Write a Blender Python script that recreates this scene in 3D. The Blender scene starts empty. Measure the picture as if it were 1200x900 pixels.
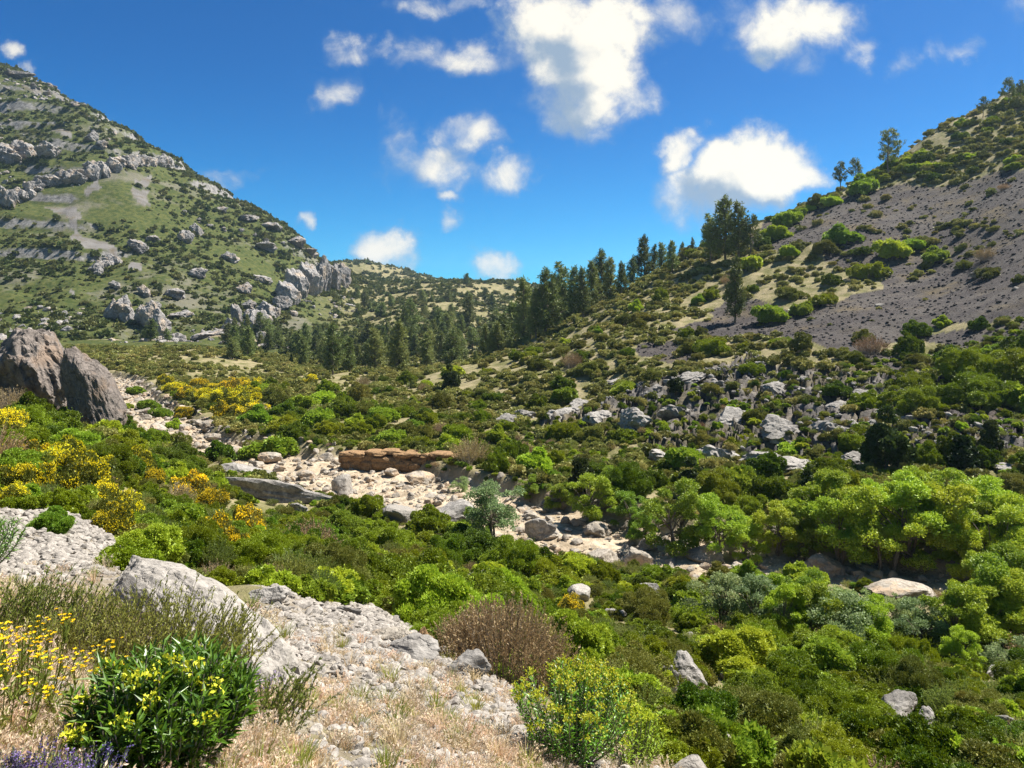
import bpy, bmesh, math, random
import numpy as np
from mathutils import Vector
R = np.random.RandomState(7)
F, H0, CX = 890.0, 370.0, 600.0          # focal length, horizon row and centre column of the 1200x900 photograph
scene = bpy.context.scene
COL = scene.collection

# ------------------------------------------------------------------ noise
def _h(ix, iy, iz, s):
    n = (ix.astype(np.int64)*374761393 + iy.astype(np.int64)*668265263 + iz.astype(np.int64)*2147483647 + s*974634777)
    n = (n ^ (n >> 13)) * 1274126177
    n = n & 0x7fffffff
    n = (n ^ (n >> 16))
    return (n & 0xffff) / 65535.0
def vn(x, y, z, s=0):
    x = np.asarray(x, float); y = np.asarray(y, float); z = np.asarray(z, float)+0*x
    ix, iy, iz = np.floor(x), np.floor(y), np.floor(z)
    fx, fy, fz = x-ix, y-iy, z-iz
    fx = fx*fx*(3-2*fx); fy = fy*fy*(3-2*fy); fz = fz*fz*(3-2*fz)
    ix = ix.astype(np.int64); iy = iy.astype(np.int64); iz = iz.astype(np.int64)
    def c(a, b, d): return _h(ix+a, iy+b, iz+d, s)
    x00 = c(0,0,0)*(1-fx)+c(1,0,0)*fx; x10 = c(0,1,0)*(1-fx)+c(1,1,0)*fx
    x01 = c(0,0,1)*(1-fx)+c(1,0,1)*fx; x11 = c(0,1,1)*(1-fx)+c(1,1,1)*fx
    return ((x00*(1-fy)+x10*fy)*(1-fz) + (x01*(1-fy)+x11*fy)*fz)*2-1
def vn2(x, y, s=0):
    x = np.asarray(x, float); y = np.asarray(y, float)
    ix, iy = np.floor(x), np.floor(y)
    fx, fy = x-ix, y-iy
    fx = fx*fx*(3-2*fx); fy = fy*fy*(3-2*fy)
    ix = ix.astype(np.int64); iy = iy.astype(np.int64); iz = ix*0
    a = _h(ix,iy,iz,s)*(1-fx)+_h(ix+1,iy,iz,s)*fx
    b = _h(ix,iy+1,iz,s)*(1-fx)+_h(ix+1,iy+1,iz,s)*fx
    return (a*(1-fy)+b*fy)*2-1
def fbm2(x, y, oct=5, s=0, g=0.5):
    t = 0; a = 1; f = 1; n = 0
    for i in range(oct):
        t = t + a*vn2(x*f+17.3*i, y*f-9.1*i, s+i); n += a; a *= g; f *= 2.03
    return t/n
def sstep(a, b, x):
    t = np.clip((x-a)/(b-a), 0, 1); return t*t*(3-2*t)

# ------------------------------------------------------------------ terrain control points: (column, [(distance, height), ...])
CP = {
 -500: [(1.5,-1.2),(3,-1.2),(6,-1.4),(12,-1.8),(25,-3.0),(60,-4),(120,-3),(250,2),(330,30),(450,110),(560,190),(900,160),(3000,120)],
 -200: [(1.5,-1.3),(3,-1.5),(6,-1.9),(12,-2.7),(25,-4.3),(60,-6),(120,-7.5),(250,-4),(310,14),(400,80),(520,178),(800,165),(3000,120)],
 0:    [(1.5,-1.45),(3,-1.79),(5,-2.2),(7,-2.6),(9.5,-3.0),(15,-3.7),(22,-4.9),(32,-5.8),(45,-6.6),(62,-7.6),(100,-9),(180,-11.5),(235,-8.5),(255,-7),(300,7),(380,58),(450,108),(520,170),(650,172),(900,140),(3000,100)],
 100:  [(1.5,-1.5),(3,-1.9),(5,-2.3),(9,-3.0),(14,-3.85),(20,-5),(30,-6),(45,-7.3),(65,-9),(95,-11),(140,-12),(180,-12),(235,-8.5),(255,-7.4),(300,5),(370,46),(430,92),(495,138),(640,130),(900,100),(3000,90)],
 200:  [(1.5,-1.6),(3.4,-2.05),(5,-2.5),(8,-3.2),(12,-4.3),(18,-5.8),(28,-7.6),(42,-9),(60,-10.6),(80,-12),(110,-12.2),(160,-12.2),(200,-10.5),(240,-8.4),(255,-7.6),(300,2),(360,29),(420,64),(475,98),(620,84),(900,70),(3000,80)],
 300:  [(1.5,-1.65),(3.8,-2.25),(6,-2.9),(9.5,-3.5),(14,-4.9),(20,-6.5),(30,-9),(45,-11.2),(60,-12),(80,-12),(110,-12.3),(150,-12.6),(200,-12),(245,-8.6),(262,-8),(305,-4),(360,12),(420,37),(462,62),(600,50),(900,50),(3000,80)],
 350:  [(2,-1.8),(462,45),(420,24),(370,5),(600,38)],
 400:  [(1.5,-1.7),(4.2,-2.5),(6.5,-3.2),(10,-3.95),(15,-5.4),(22,-7.4),(32,-10),(45,-11.7),(56,-12),(70,-12),(100,-12.3),(150,-12.4),(200,-13),(260,-10.5),(320,-6.5),(380,1),(430,12),(470,23),(600,32),(850,60),(1200,55),(3000,70)],
 450:  [(470,10),(600,25),(880,58),(1200,50)],
 500:  [(1.5,-1.75),(4.8,-2.85),(6.5,-3.3),(9,-4),(14,-5.8),(22,-8.2),(32,-10.8),(44,-11.9),(60,-12),(75,-11.9),(95,-11.7),(120,-11.5),(150,-11.8),(200,-12.4),(260,-10),(350,-1),(450,14),(540,21),(700,28),(900,44),(1200,38),(3000,60)],
 600:  [(1.5,-1.8),(5.5,-3.28),(8.3,-4.1),(14,-6.2),(22,-8.8),(32,-11.3),(42,-12),(57,-12),(70,-12),(90,-11.0),(115,-9),(140,-7.9),(158,-7.2),(200,-10),(260,-8),(350,-3),(470,12),(590,24),(800,20),(1200,25),(3000,50)],
 700:  [(1.5,-1.85),(4,-2.8),(7.5,-4.15),(13,-6.3),(20,-8.7),(30,-11.2),(38,-12),(52,-12),(62,-12),(75,-11.3),(95,-8.5),(115,-5.2),(140,-1.6),(162,1.4),(200,-2),(270,-1),(400,8),(600,14),(900,10),(3000,40)],
 800:  [(1.5,-1.9),(4,-2.95),(6.8,-4.1),(12,-6.3),(19,-8.8),(28,-11),(35,-12),(46,-12),(57,-12),(68,-10.7),(85,-7.4),(105,-3.2),(130,3.0),(150,8.8),(166,13.0),(200,8),(300,5),(600,8),(3000,40)],
 900:  [(1.5,-1.95),(4,-3.1),(7.6,-4.6),(12,-6.6),(18,-8.8),(26,-10.8),(33,-11.9),(43,-12),(54,-11.8),(65,-10.2),(80,-7.2),(100,-2.2),(125,5.5),(150,15.0),(167,21.5),(200,18),(300,12),(600,10),(3000,40)],
 1000: [(1.5,-2.0),(4,-3.25),(8.5,-5.1),(13,-7.1),(19,-9.2),(26,-11),(31,-12),(40,-12),(52,-11),(65,-8.8),(80,-4.5),(100,1),(130,11.5),(155,23.5),(172,29.3),(200,28),(300,20),(600,15),(3000,40)],
 1100: [(1.5,-2.05),(4,-3.4),(9.3,-5.5),(14,-7.5),(20,-9.7),(25,-11.1),(29,-12),(37,-12),(50,-10.4),(62,-8.3),(78,-4.2),(100,2.8),(130,15.5),(155,30),(176,42),(210,42),(300,32),(600,20),(3000,40)],
 1200: [(1.5,-2.1),(4,-3.5),(10,-5.9),(14,-7.6),(19,-9.6),(24,-11.2),(28,-12),(36,-12),(48,-10),(60,-7.3),(75,-2.3),(100,8),(130,23.5),(160,41),(186,56),(220,58),(300,48),(600,25),(3000,40)],
 1400: [(1.5,-2.2),(4,-3.6),(10,-6.2),(16,-9.3),(22,-11.6),(26,-12),(33,-12),(45,-9.5),(60,-4.5),(100,13),(130,31),(160,52),(200,72),(240,76),(400,60),(3000,50)],
 1700: [(1.5,-2.3),(4,-3.8),(9,-6.4),(15,-10),(20,-12),(30,-12),(45,-7.5),(60,-1.5),(100,20),(130,40),(160,64),(220,90),(300,90),(3000,60)],
}
_P = []; _S = []
for px, l in CP.items():
    for (d, z) in l:
        _P.append(((px-CX)/F*2.0, math.log(d))); _S.append(z/d)
_P = np.array(_P); _S = np.array(_S)
def _K(a, b):
    d2 = (a[:,None,0]-b[None,:,0])**2 + (a[:,None,1]-b[None,:,1])**2
    return 0.5*d2*np.log(d2+1e-12)
_n = len(_P)
_A = np.zeros((_n+3, _n+3)); _A[:_n,:_n] = _K(_P,_P) + np.eye(_n)*1e-5
_A[:_n,_n] = 1; _A[:_n,_n+1:] = _P; _A[_n,:_n] = 1; _A[_n+1:,:_n] = _P.T
_W = np.linalg.solve(_A, np.concatenate([_S, np.zeros(3)]))
def tps(q):
    out = np.empty(len(q))
    for i in range(0, len(q), 20000):
        c = q[i:i+20000]
        out[i:i+20000] = _K(c,_P) @ _W[:_n] + _W[_n] + c @ _W[_n+1:]
    return out
def base_h(X, Y):
    X = np.asarray(X, float); Y = np.asarray(Y, float)
    Yc = np.where(Y > 1.5, Y, 1.5)
    u = np.clip(X/Yc, -1.3, 1.3)
    return tps(np.stack([u.ravel()*2, np.log(Yc).ravel()], 1)).reshape(X.shape)*Yc
def pix(px, py, Y):                      # photograph pixel at distance Y
    return ((px-CX)/F*Y, Y, (H0-py)/F*Y)
# dry river centreline in plan
RIV = [(50,26),(38,30),(25.6,33.5),(17,36.5),(8.9,41),(3.0,45),(-3,50.5),(-9,56.5),(-15,61),(-23,68),(-34,78),(-43,93),(-58,115),(-78,150),(-110,178),(-170,205)]
RIV = np.array(RIV, float)
RW = np.array([3,3,3.2,3.5,4.5,5.5,5.5,5.5,5.5,4.2,3.2,3.4,3.6,4,5,5], float)
# smooth the line
def _resample(P, W, n=160):
    t = np.concatenate([[0], np.cumsum(np.hypot(*np.diff(P,axis=0).T))])
    s = np.linspace(0, t[-1], n)
    X = np.interp(s,t,P[:,0]); Y = np.interp(s,t,P[:,1]); Wd = np.interp(s,t,W)
    k = np.ones(7)/7
    Xs = np.convolve(np.pad(X,3,'edge'),k,'valid'); Ys = np.convolve(np.pad(Y,3,'edge'),k,'valid')
    return np.stack([Xs,Ys],1), Wd
RL, RLW = _resample(RIV, RW)
def riv_d(X, Y):                         # signed distance beyond the river's edge (negative inside)
    X = np.asarray(X,float); sh = X.shape; x = X.ravel(); y = np.asarray(Y,float).ravel()
    out = np.full(len(x), 99.0)
    sel = np.where((y>18)&(y<230)&(x>-190)&(x<60))[0]
    for i in range(0, len(sel), 20000):
        k = sel[i:i+20000]
        d = np.hypot(x[k][:,None]-RL[None,:,0], y[k][:,None]-RL[None,:,1]) - RLW[None,:]
        out[k] = d.min(1)
    out = out + 1.3*fbm2(x*0.22, y*0.22, 3, 55)
    return out.reshape(sh)
def fine_h(X, Y, rock=None, rough=None):
    t = 0
    Ya = np.abs(Y)+1
    for i, wl in enumerate([90, 45, 22, 11, 5.5, 2.7, 1.3, 0.65, 0.32]):
        w = np.clip(Ya*0.22/wl, 0, 1)**2
        a = wl*0.045*(1 if wl < 40 else 0.7)
        n = vn2(X/wl+3.7*i, Y/wl+1.9*i, 20+i)
        if rough is not None and wl < 12: a = a*(1+rough*.4)
        t = t + w*a*n
    return t
# zones in plan: polygons traced on the ground
def pip(poly, x, y):
    ins = np.zeros(x.shape, bool); n = len(poly)
    for i in range(n):
        x1,y1 = poly[i]; x2,y2 = poly[(i+1)%n]
        c = ((y1 > y) != (y2 > y)) & (x < (x2-x1)*(y-y1)/((y2-y1) if y2 != y1 else 1e-9)+x1)
        ins ^= c
    return ins
VS = np.linspace(math.log(1.6), math.log(1100), 1500)
def _col_prof(px):
    u = (px-CX)/F
    return tps(np.stack([np.full(len(VS), u*2), VS],1))
_pc = {}
def ground_at(px, py, ymin=1.6, ymax=1100):
    """first place along the sight line where the bare terrain stands"""
    k = round(px)
    if k not in _pc: _pc[k] = _col_prof(px)
    s = _pc[k]; Y = np.exp(VS); ok = (Y>=ymin)&(Y<=ymax)
    tgt = (H0-py)/F
    m = np.where(ok & (s >= tgt))[0]
    if len(m) == 0:
        idx = np.where(ok)[0]; j = idx[np.argmax(s[idx])]
    else: j = m[0]
    y = Y[j]; return ((px-CX)/F*y, y)
def zone(pts, ymin=1.6, ymax=1100):
    return [ground_at(px, py, ymin, ymax) for px, py in pts]
Z_SCREE = [zone([(1290,165),(1200,195),(1130,210),(1060,212),(1000,225),(940,236),(890,258),(868,292),(905,300),(950,296),(1000,310),(1040,330),(980,345),(930,350),(850,350),(800,385),(860,400),(940,405),(1000,400),(1060,395),(1100,380),(1200,380),(1300,370)], 60)]
Z_SCREE += [zone(p,50,160) for p in ([(930,405),(1010,400),(1060,430),(1090,450),(1040,450),(1000,430)],[(1080,395),(1230,385),(1230,420),(1120,410)],[(1060,455),(1130,450),(1240,500),(1240,540),(1150,510),(1080,480)],[(740,410),(800,395),(830,420),(780,440)])]
Z_ROCK = [zone([(640,500),(680,480),(740,455),(800,440),(870,425),(960,425),(1040,440),(1090,450),(1150,480),(1200,500),(1260,520),(1200,535),(1100,520),(1000,530),(900,545),(830,545),(760,515),(700,505)], 50, 140)]
Z_NEAR = [zone([(-60,600),(0,590),(60,600),(130,625),(160,650),(150,690),(120,730),(0,700),(-60,690)]),
          zone([(290,700),(360,700),(430,712),(500,745),(560,785),(620,815),(700,850),(790,885),(780,930),(680,1020),(300,1050),(200,1000),(260,860),(300,790)])]
Z_MTN = [zone(p, 200) for p in (
  [(60,225),(85,235),(100,262),(135,275),(150,292),(135,290),(105,285),(95,262),(72,245)],
  [(100,218),(112,205),(125,222),(105,228)], [(155,225),(170,222),(176,245),(162,243)],
  [(60,100),(100,112),(120,130),(60,110)],[(30,100),(60,105),(40,110)],[(70,145),(90,150),(88,160),(66,152)],
  [(150,300),(165,305),(170,318),(150,315)],[(155,210),(180,208),(178,218),(158,218)],
 [(90,338),(100,340),(96,345)],)]
def smask(polys, X, Y, soft=0.0, sc=0.3, amp=0.0):
    x = X + amp*fbm2(X*sc, Y*sc, 3, 71); y = Y + amp*fbm2(X*sc+9, Y*sc-5, 3, 72)
    m = np.zeros(X.shape, bool)
    for p in polys: m |= pip(p, x, y)
    return m.astype(float)
ROAD = [ground_at(px,py,225,270) for px,py in ((-120,398),(0,400),(110,400),(180,399),(240,396),(300,395),(350,394),(400,392))]
def height(X, Y, full=False):
    X = np.asarray(X,float); Y = np.asarray(Y,float)
    b = base_h(X, Y)
    rk = smask(Z_ROCK, X, Y, 0, 0.2, 3)
    sc = smask(Z_SCREE, X, Y, 0, 0.12, 5)
    h = b + fine_h(X, Y, rough=rk)
    d = riv_d(X, Y)
    # the bed lies about 1.3 m below its banks
    fade = sstep(9, 2, d)
    lvl = -12.0
    h = h*(1-fade) + (lvl+0.35*fbm2(X*.3,Y*.3,3,5))*fade
    h = h - 1.2*sstep(0.9, -0.4, d) + 0.18*fbm2(X*1.1, Y*1.1, 4, 81)*sstep(1.5,-.5,d)
    # broken limestone steps
    st = fbm2(X*0.13+2, Y*0.13, 4, 91)*3.2
    fr = st*2.2 - np.floor(st*2.2)
    h = h + rk*(sstep(.35,.75,fr)*1.0 - .5 + 0.25*fbm2(X*.6,Y*.6,3,93))*1.0
    mz = sstep(238,262,Y)*sstep(-.13,-.19,X/np.maximum(Y,1))
    if np.any(mz > 0):
        f = (h+7*fbm2(X/55,Y/55,4,141))/17; fr = f-np.floor(f)
        wt = sstep(-.12,.3,fbm2(X/48,Y/48,3,151))
        h = h + mz*(sstep(.62,.86,fr)-fr)*17*.30*wt - mz*3.2*(1-np.abs(fbm2(X/38,Y/90,4,161))*2.4)*.6
    if full: return h, rk, sc, d
    return h
def gz(x, y): return float(height(np.array([float(x)]), np.array([float(y)]))[0])

# ------------------------------------------------------------------ mesh helpers
def mesh_from(name, V, Fq, mats, mi=None, smooth=False, rnd=None, extra=None):
    me = bpy.data.meshes.new(name)
    V = np.asarray(V, np.float32); Fq = np.asarray(Fq, np.int32)
    k = Fq.shape[1]; n = len(Fq)
    me.vertices.add(len(V)); me.vertices.foreach_set('co', V.ravel())
    me.loops.add(n*k); me.loops.foreach_set('vertex_index', Fq.ravel())
    me.polygons.add(n); me.polygons.foreach_set('loop_start', np.arange(0, n*k, k, dtype=np.int32))
    me.polygons.foreach_set('loop_total', np.full(n, k, np.int32))
    if mi is not None: me.polygons.foreach_set('material_index', np.asarray(mi, np.int32))
    me.polygons.foreach_set('use_smooth', np.full(n, smooth, bool))
    for m in mats: me.materials.append(m)
    if rnd is not None:
        a = me.attributes.new('rnd', 'FLOAT', 'POINT'); a.data.foreach_set('value', np.asarray(rnd, np.float32))
    for kx, v in (extra or {}).items():
        a = me.attributes.new(kx, 'FLOAT', 'POINT'); a.data.foreach_set('value', np.asarray(v, np.float32))
    me.update(calc_edges=True); return me
class Q:                                  # quad soup
    def __init__(s): s.V=[]; s.F=[]; s.R=[]; s.M=[]; s.n=0
    def add(s, V, Fq, r, m=0):
        s.V.append(V); s.F.append(Fq+s.n); s.R.append(np.broadcast_to(r,(len(V),))); s.M.append(np.full(len(Fq), m)); s.n += len(V)
    def leaves(s, rng, P, D, L, W, m=0, fold=0.0, rr=None):
        """diamond leaves from P along D"""
        n = len(P); D = D/np.maximum(np.linalg.norm(D,axis=1,keepdims=True),1e-6)
        S = np.cross(D, rng.randn(n,3)); S /= np.maximum(np.linalg.norm(S,axis=1,keepdims=True),1e-6)
        N = np.cross(D,S)
        L = (np.broadcast_to(L,(n,))*(0.7+0.6*rng.rand(n)))[:,None]; W = (np.broadcast_to(W,(n,))*(0.7+0.6*rng.rand(n)))[:,None]
        V = np.stack([P, P+D*L*.5+S*W*.5+N*W*fold, P+D*L, P+D*L*.5-S*W*.5+N*W*fold],1).reshape(-1,3)
        Fq = np.arange(4*n).reshape(n,4)
        r = rng.rand(n) if rr is None else rr
        s.add(V, Fq, np.repeat(r,4), m)
    def long_leaves(s, rng, P, D, L, W, m=0, droop=0.15):
        n = len(P); D = D/np.linalg.norm(D,axis=1,keepdims=True)
        up = np.array([0,0,1.0]); S = np.cross(D, up+0.35*rng.randn(n,3)); S /= np.linalg.norm(S,axis=1,keepdims=True)
        N = np.cross(S, D)
        L = (L*(0.75+0.5*rng.rand(n)))[:,None]; W = (W*(0.8+0.4*rng.rand(n)))[:,None]
        M = P+D*L*.45 - N*W*.15
        V = np.stack([P, M+S*W*.5+N*W*.22, M, M-S*W*.5+N*W*.22, P+D*L-N*L*droop],1).reshape(-1,3)
        b = (np.arange(n)*5)[:,None]
        Fq = np.concatenate([b+[[0,3,2,1]], b+[[1,2,3,4]]])
        s.add(V, Fq, np.repeat(rng.rand(n),5), m)
    def tube(s, P, rad, sides=5, m=0, r=0.5):
        P = np.asarray(P,float); n = len(P); T = np.gradient(P,axis=0); T /= np.maximum(np.linalg.norm(T,axis=1,keepdims=True),1e-6)
        a = np.where(np.abs(T[:,2:3])>.9, [[1.,0,0]], [[0,0,1.]]); U = np.cross(T,a); U /= np.linalg.norm(U,axis=1,keepdims=True); Wv = np.cross(T,U)
        th = np.arange(sides)/sides*2*np.pi; rad = np.broadcast_to(rad,(n,))
        V = (P[:,None]+rad[:,None,None]*(np.cos(th)[None,:,None]*U[:,None]+np.sin(th)[None,:,None]*Wv[:,None])).reshape(-1,3)
        Fq = []
        for i in range(n-1):
            for j in range(sides):
                Fq.append((i*sides+j, i*sides+(j+1)%sides, (i+1)*sides+(j+1)%sides, (i+1)*sides+j))
        s.add(V, np.array(Fq), r, m)
    def mesh(s, name, mats): 
        return mesh_from(name, np.concatenate(s.V), np.concatenate(s.F), mats, np.concatenate(s.M), False, np.concatenate(s.R))
def link(o, parent=None):
    COL.objects.link(o)
    if parent: o.parent = parent
    return o

# ------------------------------------------------------------------ materials
def nt(name):
    m = bpy.data.materials.new(name); m.use_nodes = True; t = m.node_tree; t.nodes.clear(); return m, t
class T:
    def __init__(s, t): s.t = t
    def n(s, ty, **k):
        x = s.t.nodes.new(ty)
        for a, v in k.items():
            if a.startswith('i_'): x.inputs[a[2:].replace('_',' ')].default_value = v
            else: setattr(x, a, v)
        return x
    def l(s, a, b): s.t.links.new(a, b)
    def math(s, op, a, b=None, clamp=False):
        x = s.n('ShaderNodeMath', operation=op); x.use_clamp = clamp
        for i, v in enumerate((a,b)):
            if v is None: continue
            if isinstance(v,(int,float)): x.inputs[i].default_value = v
            else: s.l(v, x.inputs[i])
        return x.outputs[0]
    def mix(s, f, a, b):
        x = s.n('ShaderNodeMix', data_type='RGBA')
        for i, v in ((0,f),(6,a),(7,b)):
            if isinstance(v,(int,float)): x.inputs[i].default_value = v
            elif isinstance(v,tuple): x.inputs[i].default_value = (*v,1)
            else: s.l(v, x.inputs[i])
        return x.outputs[2]
    def noise(s, vec, scale, detail=4, rough=.5, dist=0):
        x = s.n('ShaderNodeTexNoise'); x.inputs['Scale'].default_value = scale; x.inputs['Detail'].default_value = detail
        x.inputs['Roughness'].default_value = rough; x.inputs['Distortion'].default_value = dist
        s.l(vec, x.inputs['Vector']); return x.outputs['Fac']
    def ramp(s, v, a, b):
        x = s.n('ShaderNodeMapRange'); x.interpolation_type = 'SMOOTHSTEP'
        x.inputs['From Min'].default_value = a; x.inputs['From Max'].default_value = b; s.l(v, x.inputs['Value']); return x.outputs['Result']
    def attr(s, nm): return s.n('ShaderNodeAttribute', attribute_name=nm).outputs['Fac']
def leaf_mat(name, c1, c2, c3=None, trans=0.3, rough=0.55, var=0.5, spec=0.3):
    m, t = nt(name); k = T(t)
    rn = k.attr('rnd'); ob = k.n('ShaderNodeObjectInfo').outputs['Random']
    pos = k.n('ShaderNodeNewGeometry').outputs['Position']
    nz = k.noise(pos, 1.6, 2)
    col = k.mix(rn, c1, c2)
    if c3: col = k.mix(k.math('MULTIPLY', k.ramp(k.math('ADD', k.math('MULTIPLY',ob,.6), k.math('MULTIPLY',nz,.4)), .25, .8), var), col, c3)
    hs = k.n('ShaderNodeHueSaturation'); k.l(col, hs.inputs['Color'])
    k.l(k.math('ADD', k.math('MULTIPLY', ob, 0.5), 0.75), hs.inputs['Value'])
    k.l(k.math('ADD', k.math('MULTIPLY', k.math('FRACT', k.math('MULTIPLY', ob, 7.31)), 0.036), 0.482), hs.inputs['Hue'])
    p = k.n('ShaderNodeBsdfPrincipled'); k.l(hs.outputs[0], p.inputs['Base Color']); p.inputs['Roughness'].default_value = rough
    p.inputs['Specular IOR Level'].default_value = spec
    tr = k.n('ShaderNodeBsdfTranslucent'); 
    tc = k.n('ShaderNodeHueSaturation'); k.l(hs.outputs[0], tc.inputs['Color']); tc.inputs['Value'].default_value = 1.25; tc.inputs['Hue'].default_value = .485
    k.l(tc.outputs[0], tr.inputs['Color'])
    mx = k.n('ShaderNodeMixShader'); mx.inputs[0].default_value = trans; k.l(p.outputs[0], mx.inputs[1]); k.l(tr.outputs[0], mx.inputs[2])
    o = k.n('ShaderNodeOutputMaterial'); k.l(mx.outputs[0], o.inputs['Surface']); return m
def rock_mat(name, light, dark, stain, sc=1.0, bump=0.6, warm=None):
    m, t = nt(name); k = T(t)
    pos = k.n('ShaderNodeNewGeometry').outputs['Position']
    n1 = k.noise(pos, .9*sc, 6, .62, .4); n2 = k.noise(pos, 6*sc, 8, .7); n3 = k.noise(pos, 28*sc, 6, .7)
    vo = k.n('ShaderNodeTexVoronoi', feature='DISTANCE_TO_EDGE'); vo.inputs['Scale'].default_value = 1.7*sc
    ds = k.n('ShaderNodeVectorMath', operation='MULTIPLY_ADD'); nn = k.n('ShaderNodeTexNoise'); nn.inputs['Scale'].default_value = 2.2*sc; nn.inputs['Detail'].default_value=5
    k.l(pos, nn.inputs['Vector']); k.l(nn.outputs['Color'], ds.inputs[0]); ds.inputs[1].default_value = (.9/sc,.9/sc,.9/sc); k.l(pos, ds.inputs[2]); k.l(ds.outputs[0], vo.inputs['Vector'])
    crack = k.ramp(vo.outputs['Distance'], 0.0, .05)
    col = k.mix(k.ramp(n2, .3, .7), dark, light)
    col = k.mix(k.math('MULTIPLY', k.ramp(n1, .52, .68), .75), col, stain)
    if warm:
        nw = k.noise(pos, .5*sc+.13, 4, .6); col = k.mix(k.math('MULTIPLY',k.ramp(nw, .5, .62),.8), col, warm)
    col = k.mix(k.math('MULTIPLY', k.math('SUBTRACT',1.0,crack), .35), col, tuple(c*.35 for c in dark))
    hs = k.n('ShaderNodeHueSaturation'); k.l(col, hs.inputs['Color']); ob = k.n('ShaderNodeObjectInfo').outputs['Random']
    k.l(k.math('ADD', k.math('MULTIPLY', ob, .35), .8), hs.inputs['Value'])
    p = k.n('ShaderNodeBsdfPrincipled'); k.l(hs.outputs[0], p.inputs['Base Color']); p.inputs['Roughness'].default_value = .88; p.inputs['Specular IOR Level'].default_value = .2
    hgt = k.math('ADD', k.math('MULTIPLY', n2, .6), k.math('ADD', k.math('MULTIPLY', n3, .22), k.math('MULTIPLY', crack, .25)))
    b = k.n('ShaderNodeBump'); b.inputs['Strength'].default_value = bump; b.inputs['Distance'].default_value = .12/sc; k.l(hgt, b.inputs['Height']); k.l(b.outputs[0], p.inputs['Normal'])
    o = k.n('ShaderNodeOutputMaterial'); k.l(p.outputs[0], o.inputs['Surface']); return m
def plain(name, c1, c2, sc=8, rough=.9):
    m, t = nt(name); k = T(t); pos = k.n('ShaderNodeNewGeometry').outputs['Position']
    n = k.noise(pos, sc, 6, .65); p = k.n('ShaderNodeBsdfPrincipled'); k.l(k.mix(k.ramp(n,.3,.7), c1, c2), p.inputs['Base Color']); p.inputs['Roughness'].default_value = rough
    b = k.n('ShaderNodeBump'); b.inputs['Strength'].default_value=.5; b.inputs['Distance'].default_value=.02; k.l(n,b.inputs['Height']); k.l(b.outputs[0],p.inputs['Normal'])
    o = k.n('ShaderNodeOutputMaterial'); k.l(p.outputs[0], o.inputs['Surface']); return m
def ground_mat():
    m, t = nt('hill_soil'); k = T(t)
    pos = k.n('ShaderNodeNewGeometry').outputs['Position']
    big = k.noise(pos, .035, 5, .6); mid = k.noise(pos, .45, 6, .62); fin = k.noise(pos, 4.5, 7, .7); tiny = k.noise(pos, 22, 5, .7)
    scr, rk, rv, dry, mt = (k.attr(a) for a in ('scree','rock','river','dry','mountain'))
    green = k.mix(k.ramp(mid,.35,.65), (.13,.125,.045), (.27,.225,.13))
    mtn = k.mix(k.ramp(mid,.36,.66), (.036,.052,.011), (.085,.090,.024))
    mtn = k.mix(k.math('MULTIPLY',k.ramp(k.noise(pos,.02,6,.65),.53,.62),.7), mtn, (.16,.145,.115))
    col = k.mix(mt, green, mtn)
    scol = k.mix(k.ramp(fin,.3,.7), (.028,.024,.024), (.082,.070,.066))
    scol = k.mix(k.math('MULTIPLY',mt,.75), scol, (.22,.205,.20))
    stk = k.n('ShaderNodeMapping'); stk.inputs['Scale'].default_value=(.05,.35,.05); stk.inputs['Rotation'].default_value=(0,0,.5); k.l(pos,stk.inputs['Vector']); scol = k.mix(k.math('MULTIPLY',k.ramp(k.noise(stk.outputs[0],1,5,.65),.42,.62),.6), scol, (.105,.092,.080))
    scol = k.mix(k.ramp(k.noise(pos,.16,5,.6),.5,.72), scol, (.115,.090,.055))
    rcol = k.mix(k.ramp(k.noise(pos,1.4,8,.72),.35,.65), (.15,.14,.13), (.42,.40,.37))
    rcol = k.mix(k.ramp(k.noise(pos,.35,5,.6),.54,.64), rcol, (.10,.09,.05))
    vcol = k.mix(k.ramp(k.noise(pos,1.1,7,.7),.35,.65), (.27,.21,.14), (.50,.41,.30))
    vcol = k.mix(k.math('MULTIPLY',k.ramp(fin,.55,.75),.5), vcol, (.17,.14,.10))
    dcol = k.mix(k.ramp(fin,.35,.65), (.18,.145,.10), (.36,.32,.27))
    dcol = k.mix(k.math('MULTIPLY',k.ramp(k.noise(pos,1.3,5,.6),.5,.66),.7), dcol, (.20,.17,.07))
    gn = k.n('ShaderNodeNewGeometry'); sz_ = k.n('ShaderNodeSeparateXYZ'); k.l(gn.outputs['Normal'],sz_.inputs[0]); steep = k.math('MULTIPLY',k.ramp(k.math('ADD',sz_.outputs[2],k.math('MULTIPLY',mid,.14)),.80,.70),mt)
    col = k.mix(steep, col, k.mix(k.ramp(k.noise(pos,.5,7,.7),.35,.65),(.10,.096,.09),(.26,.245,.23)))
    col = k.mix(rk, col, rcol); col = k.mix(scr, col, scol); col = k.mix(dry, col, dcol); col = k.mix(rv, col, vcol)
    p = k.n('ShaderNodeBsdfPrincipled'); k.l(col, p.inputs['Base Color']); p.inputs['Roughness'].default_value = .95; p.inputs['Specular IOR Level'].default_value = .15
    hgt = k.math('ADD', k.math('MULTIPLY', mid, .8), k.math('ADD', k.math('MULTIPLY', fin, .3), k.math('MULTIPLY', tiny, .08)))
    b = k.n('ShaderNodeBump'); b.inputs['Strength'].default_value=.8; b.inputs['Distance'].default_value=.5; k.l(hgt,b.inputs['Height']); k.l(b.outputs[0],p.inputs['Normal'])
    o = k.n('ShaderNodeOutputMaterial'); k.l(p.outputs[0], o.inputs['Surface']); return m
M = {}
M['ground'] = ground_mat()
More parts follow.
